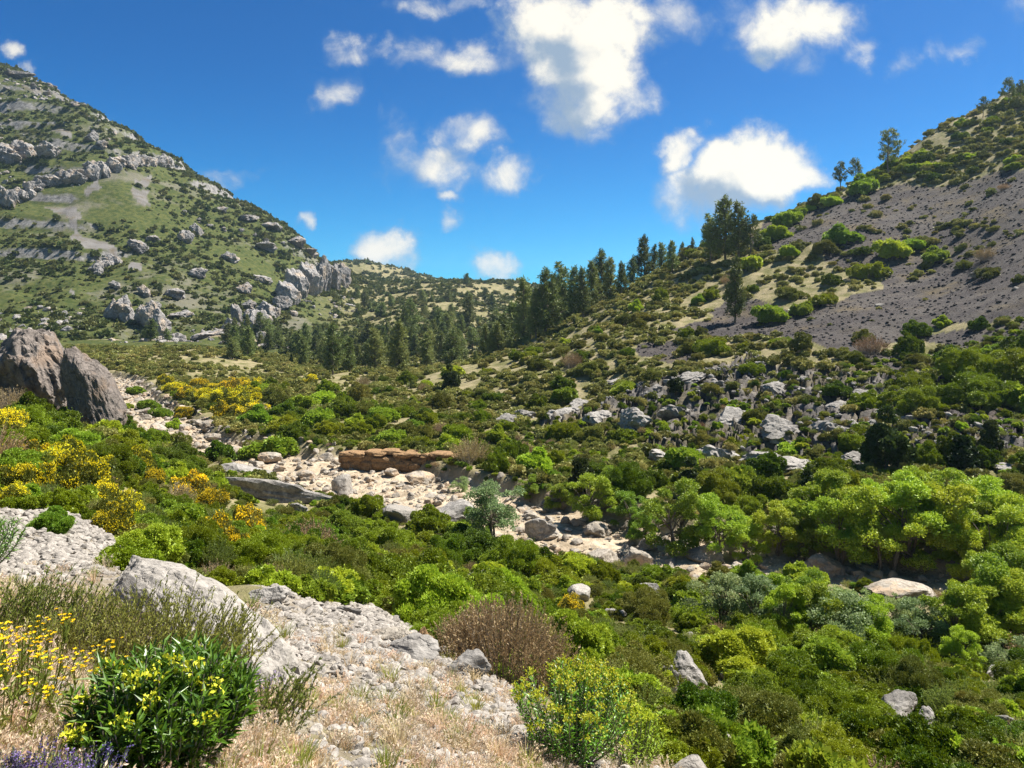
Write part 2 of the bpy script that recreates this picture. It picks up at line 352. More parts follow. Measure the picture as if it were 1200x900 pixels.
M['mastic'] = leaf_mat('mastic_leaf', (.035,.085,.004),(.200,.290,.010),(.270,.290,.010), .20, .5)
M['olive'] = leaf_mat('olive_leaf', (.085,.115,.014),(.245,.250,.036),(.230,.215,.045), .18)
M['bright'] = leaf_mat('bright_leaf', (.130,.240,.012),(.340,.460,.045),(.370,.420,.026), .28, .5)
M['pale'] = leaf_mat('pale_leaf', (.17,.25,.09),(.30,.38,.17),(.28,.34,.09), .35, .5)
M['juniper'] = leaf_mat('juniper_leaf', (.018,.040,.008),(.050,.085,.014),(.07,.085,.018), .15)
M['pine'] = leaf_mat('pine_needle', (.055,.090,.018),(.225,.270,.070),(.22,.25,.07), .18)
M['scrub'] = leaf_mat('scrub_leaf', (.075,.100,.014),(.310,.315,.065),(.300,.285,.080), .18, .6, .8)
M['mscrub'] = leaf_mat('mountain_leaf', (.050,.080,.012),(.115,.145,.026),(.13,.13,.04), .2, .6, .8)
M['dryleaf'] = leaf_mat('dry_leaf', (.235,.165,.075),(.46,.335,.17),(.27,.21,.07), .2)
M['yellow'] = leaf_mat('gorse_petal', (.82,.66,.006),(.92,.78,.02),None, .35, .6)
M['lime'] = leaf_mat('spurge_bract', (.42,.48,.02),(.60,.62,.05),None, .35)
M['spurge'] = leaf_mat('spurge_leaf', (.050,.135,.007),(.140,.270,.018),(.20,.30,.02), .2, .38, .4, .5)
M['heath'] = leaf_mat('heath_leaf', (.125,.180,.022),(.220,.280,.050),(.24,.23,.06), .35)
M['straw'] = leaf_mat('straw', (.50,.40,.22),(.70,.60,.40),(.52,.36,.19), .35)
M['oat'] = leaf_mat('seed_head', (.56,.46,.32),(.76,.67,.52),(.54,.38,.26), .35)
M['greengrass'] = leaf_mat('green_grass', (.18,.24,.03),(.32,.36,.07),(.36,.34,.08), .35)
M['purple'] = leaf_mat('lavender_flower', (.11,.07,.24),(.24,.18,.40),None, .2)
M['bark'] = plain('bark', (.10,.075,.055),(.21,.17,.13), 14)
M['greystem'] = plain('grey_stem', (.17,.14,.11),(.30,.26,.21), 20)
M['lime_rock'] = rock_mat('limestone', (.36,.335,.305),(.18,.165,.15),(.11,.10,.09), 1.0)
M['pale_rock'] = rock_mat('pale_limestone', (.35,.32,.285),(.21,.19,.165),(.16,.145,.125), 2.2, .6)
M['cliff_rock'] = rock_mat('cliff_limestone', (.38,.355,.335),(.17,.16,.155),(.10,.095,.09), .22, .9, (.40,.32,.24))
M['boulder_rock'] = rock_mat('weathered_limestone', (.27,.228,.20),(.135,.115,.10),(.075,.064,.058), .55, .9, (.25,.18,.13))
M['river_rock'] = rock_mat('river_limestone', (.40,.355,.295),(.22,.19,.155),(.16,.13,.095), 1.4, .6, (.40,.29,.19))
M['tan_rock'] = rock_mat('tan_sandstone', (.38,.235,.115),(.19,.115,.06),(.11,.07,.04), 1.3, .8)
M['stone'] = rock_mat('scree_stone', (.40,.36,.315),(.20,.18,.16),(.15,.135,.12), 5, .5)
M['dstone'] = rock_mat('dark_scree_stone', (.085,.073,.068),(.038,.033,.032),(.03,.027,.025), 1.5, .5)

# ------------------------------------------------------------------ terrain sheets
ui = np.linspace(-.74, .74, 900)
uo = .74+np.cumsum(np.linspace(.004,.03,40)); uo = uo[uo < 1.45]
U = np.concatenate([-uo[::-1], ui, uo])
Yr = np.concatenate([np.linspace(-40,-2,12), np.linspace(-1.2,1.0,10), np.exp(np.linspace(math.log(1.3), math.log(1000), 1050)), np.exp(np.linspace(math.log(1060), math.log(3200), 24))])
GX = U[None,:]*np.sqrt(Yr[:,None]**2+9.0); GY = np.broadcast_to(Yr[:,None], GX.shape).copy()
GH, Grk, Gsc, Gd = height(GX, GY, True)
near = smask(Z_NEAR, GX, GY, 0, 1.2, .5)
near = np.maximum(near, ((GY < 7.5) & (GX < 0.35*GY)).astype(float))
mtnz = sstep(205, 225, GY)*sstep(.0, -.12, GX/np.maximum(GY,1)+.16 - 0.0)
mscree = smask(Z_MTN, GX, GY, 0, .05, 9)
def rdist(X, Y, P):
    d = np.full(X.shape, 1e9)
    for (x1,y1),(x2,y2) in zip(P[:-1],P[1:]):
        t = np.clip(((X-x1)*(x2-x1)+(Y-y1)*(y2-y1))/((x2-x1)**2+(y2-y1)**2),0,1)
        d = np.minimum(d, np.hypot(X-x1-t*(x2-x1), Y-y1-t*(y2-y1)))
    return d
_rs = GY > 200
rdm = np.full(GX.shape, 99.0); rdm[_rs] = rdist(GX[_rs], GY[_rs], ROAD)
river = sstep(.8, -.3, Gd)
rockm = np.clip(Grk*sstep(-.15,.25,fbm2(GX*.35,GY*.35,4,33)+.1),0,1)
rockm = np.maximum(rockm, mscree*0.0)
scree = np.maximum(Gsc, np.maximum(Grk*.75, mscree*.9))
dry = near.copy(); river2 = np.maximum(river, sstep(2.4,1.6,rdm)*.6)
VV = np.stack([GX,GY,GH],2).reshape(-1,3)
att = {'scree':scree.ravel(),'rock':rockm.ravel(),'river':river2.ravel(),'dry':dry.ravel(),'mountain':mtnz.ravel()}
nr, nc = GX.shape
I = np.arange(nr*nc).reshape(nr,nc)
FQ = np.stack([I[:-1,:-1],I[:-1,1:],I[1:,1:],I[1:,:-1]],2).reshape(-1,4)
def fm(a): return (a[:-1,:-1]+a[1:,1:]).ravel()*.5
f_riv = fm(river) > .5; f_y = fm(GY); f_x = fm(GX); f_road = (fm(rdm) < 2.0)&(f_y > 200)
f_mtn = (f_y > 232)&(f_x/np.maximum(f_y,1) < -.19)&~f_riv&~f_road
f_hill = (f_y > 52)&(f_x > -f_y*.05+0)&(f_y > 52+0*f_x)&(f_y<230)&~f_riv&~f_mtn
f_far = (f_y>=225)&~f_mtn&~f_road&~f_riv
zones = {'riverbed':f_riv, 'dirt_track':f_road, 'mountain':f_mtn, 'hillside':f_hill&~f_road, 'far_hills':f_far}
used = np.zeros(len(FQ),bool)
def sheet(name, sel):
    f = FQ[sel]; ids, inv = np.unique(f, return_inverse=True)
    me = mesh_from(name, VV[ids], inv.reshape(f.shape), [M['ground']], None, True, None, {a:v[ids] for a,v in att.items()})
    o = link(bpy.data.objects.new(name, me)); o['kind'] = 'structure'; return o
for nm, s in zones.items():
    s = s & ~used; used |= s; sheet(nm, s)
sheet('ground', ~used)

# ------------------------------------------------------------------ prototypes
def ico(sub):
    bm = bmesh.new(); bmesh.ops.create_icosphere(bm, subdivisions=sub, radius=1)
    V = np.array([v.co[:] for v in bm.verts]); Fc = np.array([[v.index for v in f.verts] for f in bm.faces]); bm.free()
    return V/np.linalg.norm(V,axis=1,keepdims=True), Fc
ICO = {s: ico(s) for s in (2,3,4,5,6)}
def rock_v(seed, sub=4, planes=16, rough=.06, lo=.62, strat=0.0, vert=0.0):
    rg = np.random.RandomState(seed); D, Fc = ICO[sub]
    N = rg.randn(planes,3); N /= np.linalg.norm(N,axis=1,keepdims=True); d = lo+(1-lo)*rg.rand(planes)
    c = D @ N.T; r = np.where(c > .05, d[None]/np.maximum(c,.05), 9); r.sort(1)
    rr = np.minimum(r[:,0], 1.25); rr = rr - .04*np.exp(-(r[:,1]-r[:,0])*14)
    V = D*rr[:,None]; f = 1; a = 1; t = 0
    o = seed*3.1
    for i in range(5):
        t = t + a*vn(V[:,0]*2.2*f+o, V[:,1]*2.2*f, V[:,2]*2.2*f*(1-.6*vert), seed+i); f *= 2.1; a *= .55
    V = V*(1+rough*t[:,None]*1.1)
    if strat:
        q = V[:,2]*9+.6*vn(V[:,0]*2,V[:,1]*2,V[:,2],seed); V[:,:2] *= (1+strat*((q-np.floor(q))**2-.4))[:,None]
    if vert:
        g = vn(V[:,0]*5.5+3, V[:,1]*5.5, V[:,2]*.7, seed+9)+.6*vn(V[:,0]*12, V[:,1]*12, V[:,2]*1.5, seed+19); V[:,:2] *= (1+vert*g*.35)[:,None]
    return V, Fc
def rock_mesh(name, seed, mat, sub=4, smooth=False, **k):
    V, Fc = rock_v(seed, sub, **k); return mesh_from(name, V, Fc, [mat], None, smooth)
def shrub_mesh(name, seed, mats, R_=1.0, Hh=.9, lobes=18, n=9000, L=.06, W=.03, up=.4, rnd=.6, lob=(.22,.40), flowers=0, fsz=.045, inner=.15, stems=6, topf=True):
    rg = np.random.RandomState(seed); q = Q()
    th = rg.rand(lobes)*2*np.pi; ph = np.arccos(rg.rand(lobes)*1.0)
    rad = .38+.5*rg.rand(lobes)**1.2
    C = np.stack([np.cos(th)*np.sin(ph)*rad*R_, np.sin(th)*np.sin(ph)*rad*R_, np.abs(np.cos(ph))*rad*Hh*1.05+.12*Hh],1)
    C[0] = (0,0,.35*Hh); r = (lob[0]+(lob[1]-lob[0])*rg.rand(lobes))*min(R_,Hh*1.2); r[0] = .6*min(R_,Hh)
    pr = r**2; pr /= pr.sum(); k = rg.choice(lobes, int(n*1.9), p=pr)
    D = rg.randn(len(k),3); D /= np.linalg.norm(D,axis=1,keepdims=True)
    out = C[k]-np.array([0,0,.2*Hh]); out /= np.maximum(np.linalg.norm(out,axis=1,keepdims=True),.01)
    D = D+out*.7; D /= np.linalg.norm(D,axis=1,keepdims=True)
    bump = 1+.16*vn(D[:,0]*3+k*7, D[:,1]*3, D[:,2]*3, seed)
    P = C[k]+D*(r[k]*bump*(1-.28*rg.rand(len(k))**1.5))[:,None]
    dd = np.sqrt(((P[:,None]-C[None])**2).sum(2))/r[None]; dd[np.arange(len(k)),k] = 9
    ok = (dd.min(1) > .8)&(P[:,2] > 0.02)
    P, D, k = P[ok][:n], D[ok][:n], k[ok][:n]
    LD = D*.8+np.array([0,0,up])+rnd*rg.randn(len(P),3)
    q.leaves(rg, P, LD, L, W, 0, .12)
    ns = n//110; js = rg.randint(0,len(P),ns); sd = D[js]*.7+[0,0,.6]+rg.randn(ns,3)*.3; sd /= np.linalg.norm(sd,axis=1,keepdims=True)
    sl_ = (.05+.20*rg.rand(ns)**2)*R_; pk = 11; tt_ = rg.rand(ns,pk)*sl_[:,None]
    Psh = (P[js][:,None]+sd[:,None]*tt_[:,:,None]).reshape(-1,3)+rg.randn(ns*pk,3)*L*.12
    q.leaves(rg, Psh, np.repeat(sd,pk,0)*.8+rg.randn(ns*pk,3)*.6, L*.9, W*.9, 0, .12)
    ni = int(n*inner); kk = rg.randint(0,lobes,ni); Di = rg.randn(ni,3); Di /= np.linalg.norm(Di,axis=1,keepdims=True)
    Pi = C[kk]+Di*(r[kk]*.72)[:,None]; Pi[:,2] = np.abs(Pi[:,2])
    q.leaves(rg, Pi, Di+rg.randn(ni,3)*.3, L*2.2, W*3.2, 0, .05)
    for i in range(stems):
        a = rg.randint(lobes); e = C[a]; b = np.array([rg.randn()*.06,rg.randn()*.06,-.05]); mid = (b+e)/2+rg.randn(3)*.06*R_
        q.tube([b, mid*.6+b*.4, mid, e], np.array([.03,.025,.018,.008])*R_, 4, 1)
    if flowers:
        kf = (D[:,2] > .1) if topf else (D[:,2] > -.5)
        cl = vn(P[:,0]*3.5, P[:,1]*3.5, P[:,2]*3.5, seed+5) > -.15
        idx = np.where(kf&cl)[0]; idx = rg.choice(idx, min(flowers,len(idx)), replace=True)
        Pf = P[idx]+D[idx]*L*.6+rg.randn(len(idx),3)*fsz*.6
        q.leaves(rg, Pf, D[idx]+rg.randn(len(idx),3)*.8, fsz, fsz*.9, 2, .2)
    return q.mesh(name, mats)
def spiky_mesh(name, seed, mats, R_=.8, Hh=1.2, stems=260, per=30, L=.05, W=.018, spread=.55, flow=0, fsz=.03, stem_r=.003):
    """a bush of many fine upright twigs set with small leaves"""
    rg = np.random.RandomState(seed); q = Q()
    Ps=[];Ds=[]
    for i in range(stems):
        a = rg.rand()*2*np.pi; rr = np.sqrt(rg.rand()); b = np.array([np.cos(a)*rr*R_*.45, np.sin(a)*rr*R_*.45, 0])
        h = Hh*(1-.45*rr**2)*(.7+.4*rg.rand()); e = np.array([np.cos(a)*rr*R_, np.sin(a)*rr*R_, h])+rg.randn(3)*[.05,.05,.03]*np.array([R_,R_,Hh])
        t = np.linspace(0,1,5)[:,None]; path = b+(e-b)*t+np.array([0,0,1.])*(t-t*t)*h*.35+rg.randn(3)*.04*R_*t
        q.tube(path, np.linspace(stem_r*1.6,stem_r*.6,5)*1.0, 3, 1)
        s = .25+.75*rg.rand(per)**.8; seg = np.clip((s*4).astype(int),0,3); f = (s*4-seg)[:,None]
        Ps.append(path[seg]*(1-f)+path[seg+1]*f); Ds.append(path[seg+1]-path[seg])
        if flow and rg.rand() < flow: q.leaves(rg, path[-1]+rg.randn(14,3)*[.02,.02,.04], rg.randn(14,3), fsz, fsz, 2)
    P = np.concatenate(Ps); D = np.concatenate(Ds); D /= np.linalg.norm(D,axis=1,keepdims=True)
    q.leaves(rg, P, D*.9+rg.randn(len(P),3)*.45, L, W, 0)
    return q.mesh(name, mats)
def pine_parts(seed, Hh=1.0, width=.3, dens=1.0, open_=0.0, needle=.05):
    """crown and trunk of a one metre high pine, to be scaled"""
    rg = np.random.RandomState(seed); qc, qt = Q(), Q()
    lean = rg.randn(2)*.03; T_ = lambda z: np.array([lean[0]*z, lean[1]*z, z])
    zz = np.linspace(-.03,1,9); qt.tube([T_(z)+np.append(rg.randn(2)*.004,0) for z in zz], .022*(1-zz*.9), 6, 0)
    nb = int(85*dens); Ps=[];Ds=[]
    side = 1+.25*np.cos(np.linspace(0,2*np.pi,8)+rg.rand()*6)
    for i in range(nb):
        z = .1+.9*(i+rg.rand()*.8)/nb if not open_ else .3+.7*(i/nb)
        prof = (1-z)**.75*(.55+.45*sstep(.05,.3,z)) if not open_ else ((1-z)**.6*.85+.12)
        a = rg.rand()*2*np.pi; ln = width*prof*(.65+.5*rg.rand())*side[int(a/6.3*8)%8]+.03
        if open_ and rg.rand() < .3: continue
        d = np.array([np.cos(a), np.sin(a), .30+.35*rg.rand()-.25*(1-z)]); b = T_(z*.985); t = np.linspace(0,1,4)[:,None]
        path = b+d*ln*t+np.array([0,0,.2*ln])*t*t
        qt.tube(path, np.array([.006,.004,.003,.0015]), 3, 0)
        ncl = max(2,int(ln/needle*1.7)); s = .25+.75*rg.rand(ncl) if not open_ else .5+.5*rg.rand(ncl)
        cp = b+d*ln*s[:,None]+np.array([0,0,.2*ln])*(s*s)[:,None]+rg.randn(ncl,3)*.018
        k = 9; Ps.append(np.repeat(cp,k,0)+rg.randn(ncl*k,3)*.006); Ds.append(rg.randn(ncl*k,3)*.75+np.array([0,0,.45])+np.repeat(d[None],ncl*k,0)*.4)
    P = np.concatenate(Ps); D = np.concatenate(Ds)
    qc.leaves(rg, P, D, needle, needle*.24, 0, 0)
    return qc.mesh('pine_crown', [M['pine']]), qt.mesh('pine_trunk', [M['bark']])
def tree_parts(seed, mat, Hh=1.0, n=9000, L=.032, W=.022, wid=.55, lobes=34, stemm='bark'):
    rg = np.random.RandomState(seed); qc, qt = Q(), Q()
    C=[]; r=[]
    nt_ = rg.randint(2,5)
    for i in range(nt_):
        a = rg.rand()*6.28; e = np.array([np.cos(a)*.22*wid, np.sin(a)*.22*wid, .42])
        b = np.array([np.cos(a)*.03,np.sin(a)*.03,-.05])
        t = np.linspace(0,1,5)[:,None]; path = b+(e-b)*t+rg.randn(5,3)*.012
        qt.tube(path, np.linspace(.022,.012,5), 5, 0)
        for j in range(max(3,lobes//nt_)):
            a2 = a+rg.randn()*1.5; rr = wid*(.2+.65*rg.rand()); z = .12+.80*rg.rand()
            rr *= np.sqrt(max(.12,1-((z-.42)/.6)**2)); c = np.array([np.cos(a2)*rr, np.sin(a2)*rr, z])
            s = np.linspace(0,1,4)[:,None]; st = path[-1-rg.randint(2)]
            pth = st+(c-st)*s+np.array([0,0,.06])*(s-s*s); qt.tube(pth, np.array([.01,.007,.005,.002]), 4, 0)
            C.append(c); r.append(.055+.10*rg.rand())
    C = np.array(C); r = np.array(r); k = rg.choice(len(r), n, p=r**2/np.sum(r**2)); D = rg.randn(n,3); D /= np.linalg.norm(D,axis=1,keepdims=True)
    D[:,2] = np.where(D[:,2]<-.3, -D[:,2], D[:,2]); P = C[k]+D*(r[k]*(1-.5*rg.rand(n)**1.5)*(1+.35*vn(D[:,0]*2.5+k,D[:,1]*2.5,D[:,2]*2.5,seed)))[:,None]*[1,1,.85]
    qc.leaves(rg, P, D*.6+rg.randn(n,3)*.7+np.array([0,0,.1]), L, W, 0, .15)
    return qc.mesh('tree_crown', [M[mat]]), qt.mesh('tree_trunk', [M[stemm]])

SM = {}
SM['mastic'] = [shrub_mesh('mastic', 100+i, [M['mastic'],M['bark']], 1, [1.0,.85,1.1,.8][i], 40, 18000, .055,.034, rnd=.8, lob=(.10,.30)) for i in range(4)]
SM['fine'] = [shrub_mesh('fine', 120+i, [M['mastic'],M['bark']], 1, [.8,.9,.7][i], 48, 20000, .05,.024, up=.7, rnd=.6, lob=(.09,.24)) for i in range(3)]
SM['olive'] = [shrub_mesh('olive', 140+i, [M['olive'],M['bark']], 1, [.9,1.05,.8][i], 24, 13000, .06,.026, up=.7, lob=(.16,.3)) for i in range(3)]
SM['bright'] = [shrub_mesh('bright', 160+i, [M['bright'],M['bark']], 1, [.9,.8,1.05][i], 22, 11000, .085,.05, lob=(.16,.32)) for i in range(3)]
SM['gorse'] = [shrub_mesh('gorse', 180+i, [M['olive'],M['bark'],M['yellow']], 1, [.9,.75,1.][i], 22, 9000, .06,.022, up=.8, lob=(.16,.3), flowers=1900, fsz=.05) for i in range(3)]
SM['juniper'] = [shrub_mesh('juniper', 200+i, [M['juniper'],M['bark']], .62, 1.5, 26, 14000, .06,.03, up=.8, lob=(.18,.34)) for i in range(2)]
SM['heath'] = [spiky_mesh('heath', 220+i, [M['heath'],M['greystem']], .8, 1.1, 230, 34, .06,.022) for i in range(2)]
SM['dry'] = [spiky_mesh('dry', 240+i, [M['dryleaf'],M['greystem']], .9, 1.1, 260, 26, .05,.018) for i in range(2)]
DENSE = {'mastic':[shrub_mesh('mastic_dense', 110+i, [M['mastic'],M['bark']], 1, [1.0,.85][i], 60, 60000, .030,.018, rnd=.8, lob=(.10,.26)) for i in range(2)],
 'fine':[shrub_mesh('fine_dense', 130+i, [M['mastic'],M['bark']], 1, [.85,.95][i], 80, 64000, .030,.013, up=.7, rnd=.6, lob=(.08,.22)) for i in range(2)],
 'olive':[shrub_mesh('olive_dense', 150+i, [M['olive'],M['bark']], 1, [.9,1.0][i], 60, 52000, .032,.013, up=.8, lob=(.10,.25)) for i in range(2)],
 'bright':[shrub_mesh('bright_dense', 170, [M['bright'],M['bark']], 1, .95, 44, 34000, .048,.026, lob=(.12,.28))]}
LOWS = [shrub_mesh('scrub_clump', 300+i, [M['scrub'],M['bark']], 1, [1.0,.75,1.1,.7,.9][i], 15, 1300, .17,.09, rnd=.9, inner=.1, stems=0, lob=(.14,.38)) for i in range(5)]
LOWM = [shrub_mesh('mountain_clump', 320+i, [M['mscrub'],M['bark']], 1, [.7,.9,.6][i], 7, 240, .42,.26, inner=.1, stems=0, lob=(.3,.5)) for i in range(3)]
PINES = [pine_parts(400+i, 1, [.26,.3,.34,.22][i], [1.5,1.4,1.5,1.6][i], 0, .055) for i in range(4)]
OPENP = [pine_parts(420+i, 1, .34, .95, 1.0, .06) for i in range(3)]
TREES = [tree_parts(440+i, 'bright', n=19000, L=.027, W=.017) for i in range(4)]
PALE = [tree_parts(460+i, 'pale', n=6500, L=.036, W=.02) for i in range(2)]

REG = []      # everything countable: (object, noun, look, px, py)
def proj(x, y, z): return CX+F*x/y, H0-F*z/y
def tag(o, label, cat, group=None):
    o['label'] = label; o['category'] = cat
    if group: o['group'] = group
    return o
def put(name, me, x, y, s, rz=None, dz=0., cat='shrub', look='', noun='shrub', group=None, z=None, rx=0, ry=0, label=None):
    o = link(bpy.data.objects.new(name, me)); zz = gz(x,y) if z is None else z
    o.location = (x,y,zz+dz); o.scale = s if isinstance(s,tuple) else (s,s,s)
    o.rotation_euler = (rx,ry,R.rand()*6.28 if rz is None else rz)
    o['category'] = cat
    if group: o['group'] = group
    REG.append([o, noun, look, *proj(x,y,zz+(o.scale[2]*.5)), label]); return o

LOOKS = {'mastic':('mastic_shrub','dense rounded dark green'),'fine':('spreading_shrub','low spreading deep green'),'olive':('heather_shrub','olive green twiggy'),
 'bright':('leafy_shrub','bright green leafy'),'gorse':('broom_bush','yellow flowering'),'juniper':('juniper_shrub','very dark upright'),'heath':('heath_plant','feathery light green'),'dry':('dry_bush','dry brown twiggy')}
OCC = []     # (x, y, radius) taken ground
def free(x, y, r):
    for (a,b,c) in OCC:
        if (a-x)**2+(b-y)**2 < (c+r)**2: return False
    return True
def shrub(kind, x, y, rad, hs=1.0, group=None, label=None, z=None):
    nm, look = LOOKS[kind]; ms = DENSE[kind] if (kind in DENSE and rad/y*F > 33) else SM[kind]; me = ms[R.randint(len(ms))]
    cat = 'bush' if kind in ('gorse','dry') else 'shrub'
    base = {'juniper':.62,'heath':.8,'dry':.9}.get(kind,1.0)
    s = rad/base
    OCC.append((x,y,rad*.62))
    return put(nm, me, x, y, (s*(.9+.2*R.rand()),s*(.9+.2*R.rand()),s*hs), dz=-.06*s, cat=cat, look=look, noun=cat if kind not in('heath','juniper') else {'heath':'heath plant','juniper':'juniper'}[kind], group=group, label=label)
def shrub_px(kind, px, py, wpx, hs=1.0, **k):
    """a shrub whose foot is seen at the pixel and that is wpx wide in the photograph"""
    x, y = ground_at(px, py); return shrub(kind, x, y, wpx/F*y*.5, hs, **k)

# ------------------------------------------------------------------ rocks
RK = {}
for nm, mt, n, kw in (('lime','lime_rock',5,dict(planes=10,rough=.12,lo=.5)),('pale','pale_rock',3,{}),('bed','lime_rock',5,dict(planes=9,rough=.13,lo=.5,strat=.22)),('river','river_rock',5,dict(planes=10,rough=.08,lo=.55)),('cliff','cliff_rock',7,dict(vert=.18,rough=.15,planes=11,lo=.6)),('tan','tan_rock',3,dict(strat=.1))):
    RK[nm] = [rock_mesh(nm+'_rock', 500+17*i+len(nm)*3, M[mt], 4 if nm != 'cliff' else 5, **kw) for i in range(n)]
def rock_px(kind, px, py, wpx, hpx, name='boulder', look='grey', noun='boulder', rz=None, sink=.3, dep=.8, ymin=1.6, label=None, group=None, mesh=None, tilt=.15):
    x, y = ground_at(px, py, ymin); w = wpx/F*y*.5; h = hpx/F*y*.5/(1-sink*.5)
    me = mesh or RK[kind][R.randint(len(RK[kind]))]
    y2 = y + w*dep*.6; x2 = x/y*y2
    OCC.append((x2,y2,w*.9))
    return put(name, me, x2, y2, (w,w*dep,h), rz=R.uniform(-.5,.5) if rz is None else rz, dz=h*(1-sink)*.75, cat={'boulder':'boulder','rock_slab':'rock','rock_outcrop':'rock outcrop','river_stone':'stone','cliff':'cliff'}[name], look=look, noun=noun, group=group, rx=R.uniform(-tilt,tilt), ry=R.uniform(-tilt,tilt), label=label)
# leaning boulder pair
def sculpt(name, seed, mat, sub=6, **k):
    V, Fc = rock_v(seed, sub, **k); return V, Fc
x, y = ground_at(60, 485, 40); y = 57; x = (46-CX)/F*y
V, Fc = rock_v(901, 6, planes=16, rough=.09, lo=.7, vert=.25); V = V*[2.7,3.0,4.2]; V[:,0] -= .26*(V[:,2]); 
tap = 1-.22*sstep(0,4,V[:,2]); V[:,0] *= tap
b = put('boulder', mesh_from('leaning_rock', V, Fc, [M['boulder_rock']], None, False), x, y, 1.0, rz=0, dz=2.9, cat='boulder', label='huge dark grey boulder leaning left above the riverbed, larger of the pair')
x2 = (112-CX)/F*52
V, Fc = rock_v(905, 6, planes=14, rough=.10, lo=.7, vert=.1); V = V*[1.2,2.2,4.0]; V[:,0] -= .36*V[:,2]
b = put('boulder', mesh_from('slab_rock', V, Fc, [M['boulder_rock']], None, False), x2, 52, 1.0, rz=0, dz=2.6, cat='boulder', label='tall narrow grey rock slab leaning against the huge dark boulder')
OCC += [(x,y,4),(x2,56,2.4)]
# pale foreground rock
V, Fc = rock_v(911, 6, planes=20, rough=.05, lo=.68, strat=.012)
L_ = V[:,0].copy(); V = V*[2.35,.50,.36]; V[:,2] *= 1-.25*sstep(.0,-1.,L_)
V[:,1] *= 1-.25*sstep(-.2,-1,L_); g_ = fbm2(L_*3+V[:,1]*1.2,V[:,1]*4,4,4); V[:,2] += .09*g_*(V[:,2]>0)
x=-3.40; y=7.75
put('boulder', mesh_from('pale_long_rock', V, Fc, [M['pale_rock']], None, False), x, y, 1.0, rz=math.atan2(-2.8,2.4), rx=.08, ry=-.03, dz=.16, cat='boulder', label='long pale grey rock lying down the foreground slope behind the feathery heath')
OCC += [(x,y,.9),(x-.8,y+1.1,.8),(x+.8,y-1.1,.8)]
# rock ledge in the far bank of the river
LV=[];LF=[];n_=0
xx=-4.6
while xx < 4.4:
    for lay,(z0,hh) in enumerate(((-.35,.62),(.42,.40),(.95,.26))):
        wd=R.uniform(.55,1.0); V,Fc=rock_v(R.randint(9999),4,planes=9,rough=.07,lo=.8,strat=.05); V=np.sign(V)*np.abs(V)**.62
        V=V*[wd,1.0+R.rand()*.25-.12*lay,hh*R.uniform(.75,1.25)]+[xx+R.uniform(-.3,.3),R.uniform(-.2,.2)-.1*lay,z0+R.uniform(-.16,.10)-.10*max(0,abs(xx)-2)]
        LV.append(V);LF.append(Fc+n_);n_+=len(V)
    xx+=.95
put('rock_ledge', mesh_from('ledge', np.concatenate(LV)*[1.08,1,.82], np.concatenate(LF), [M['tan_rock']], None, False), (474-CX)/F*64.5, 64.9, 1.0, rz=-.22, z=-12.6, dz=.15, cat='rock ledge', label='layered orange brown rock ledge edging the far side of the dry riverbed')
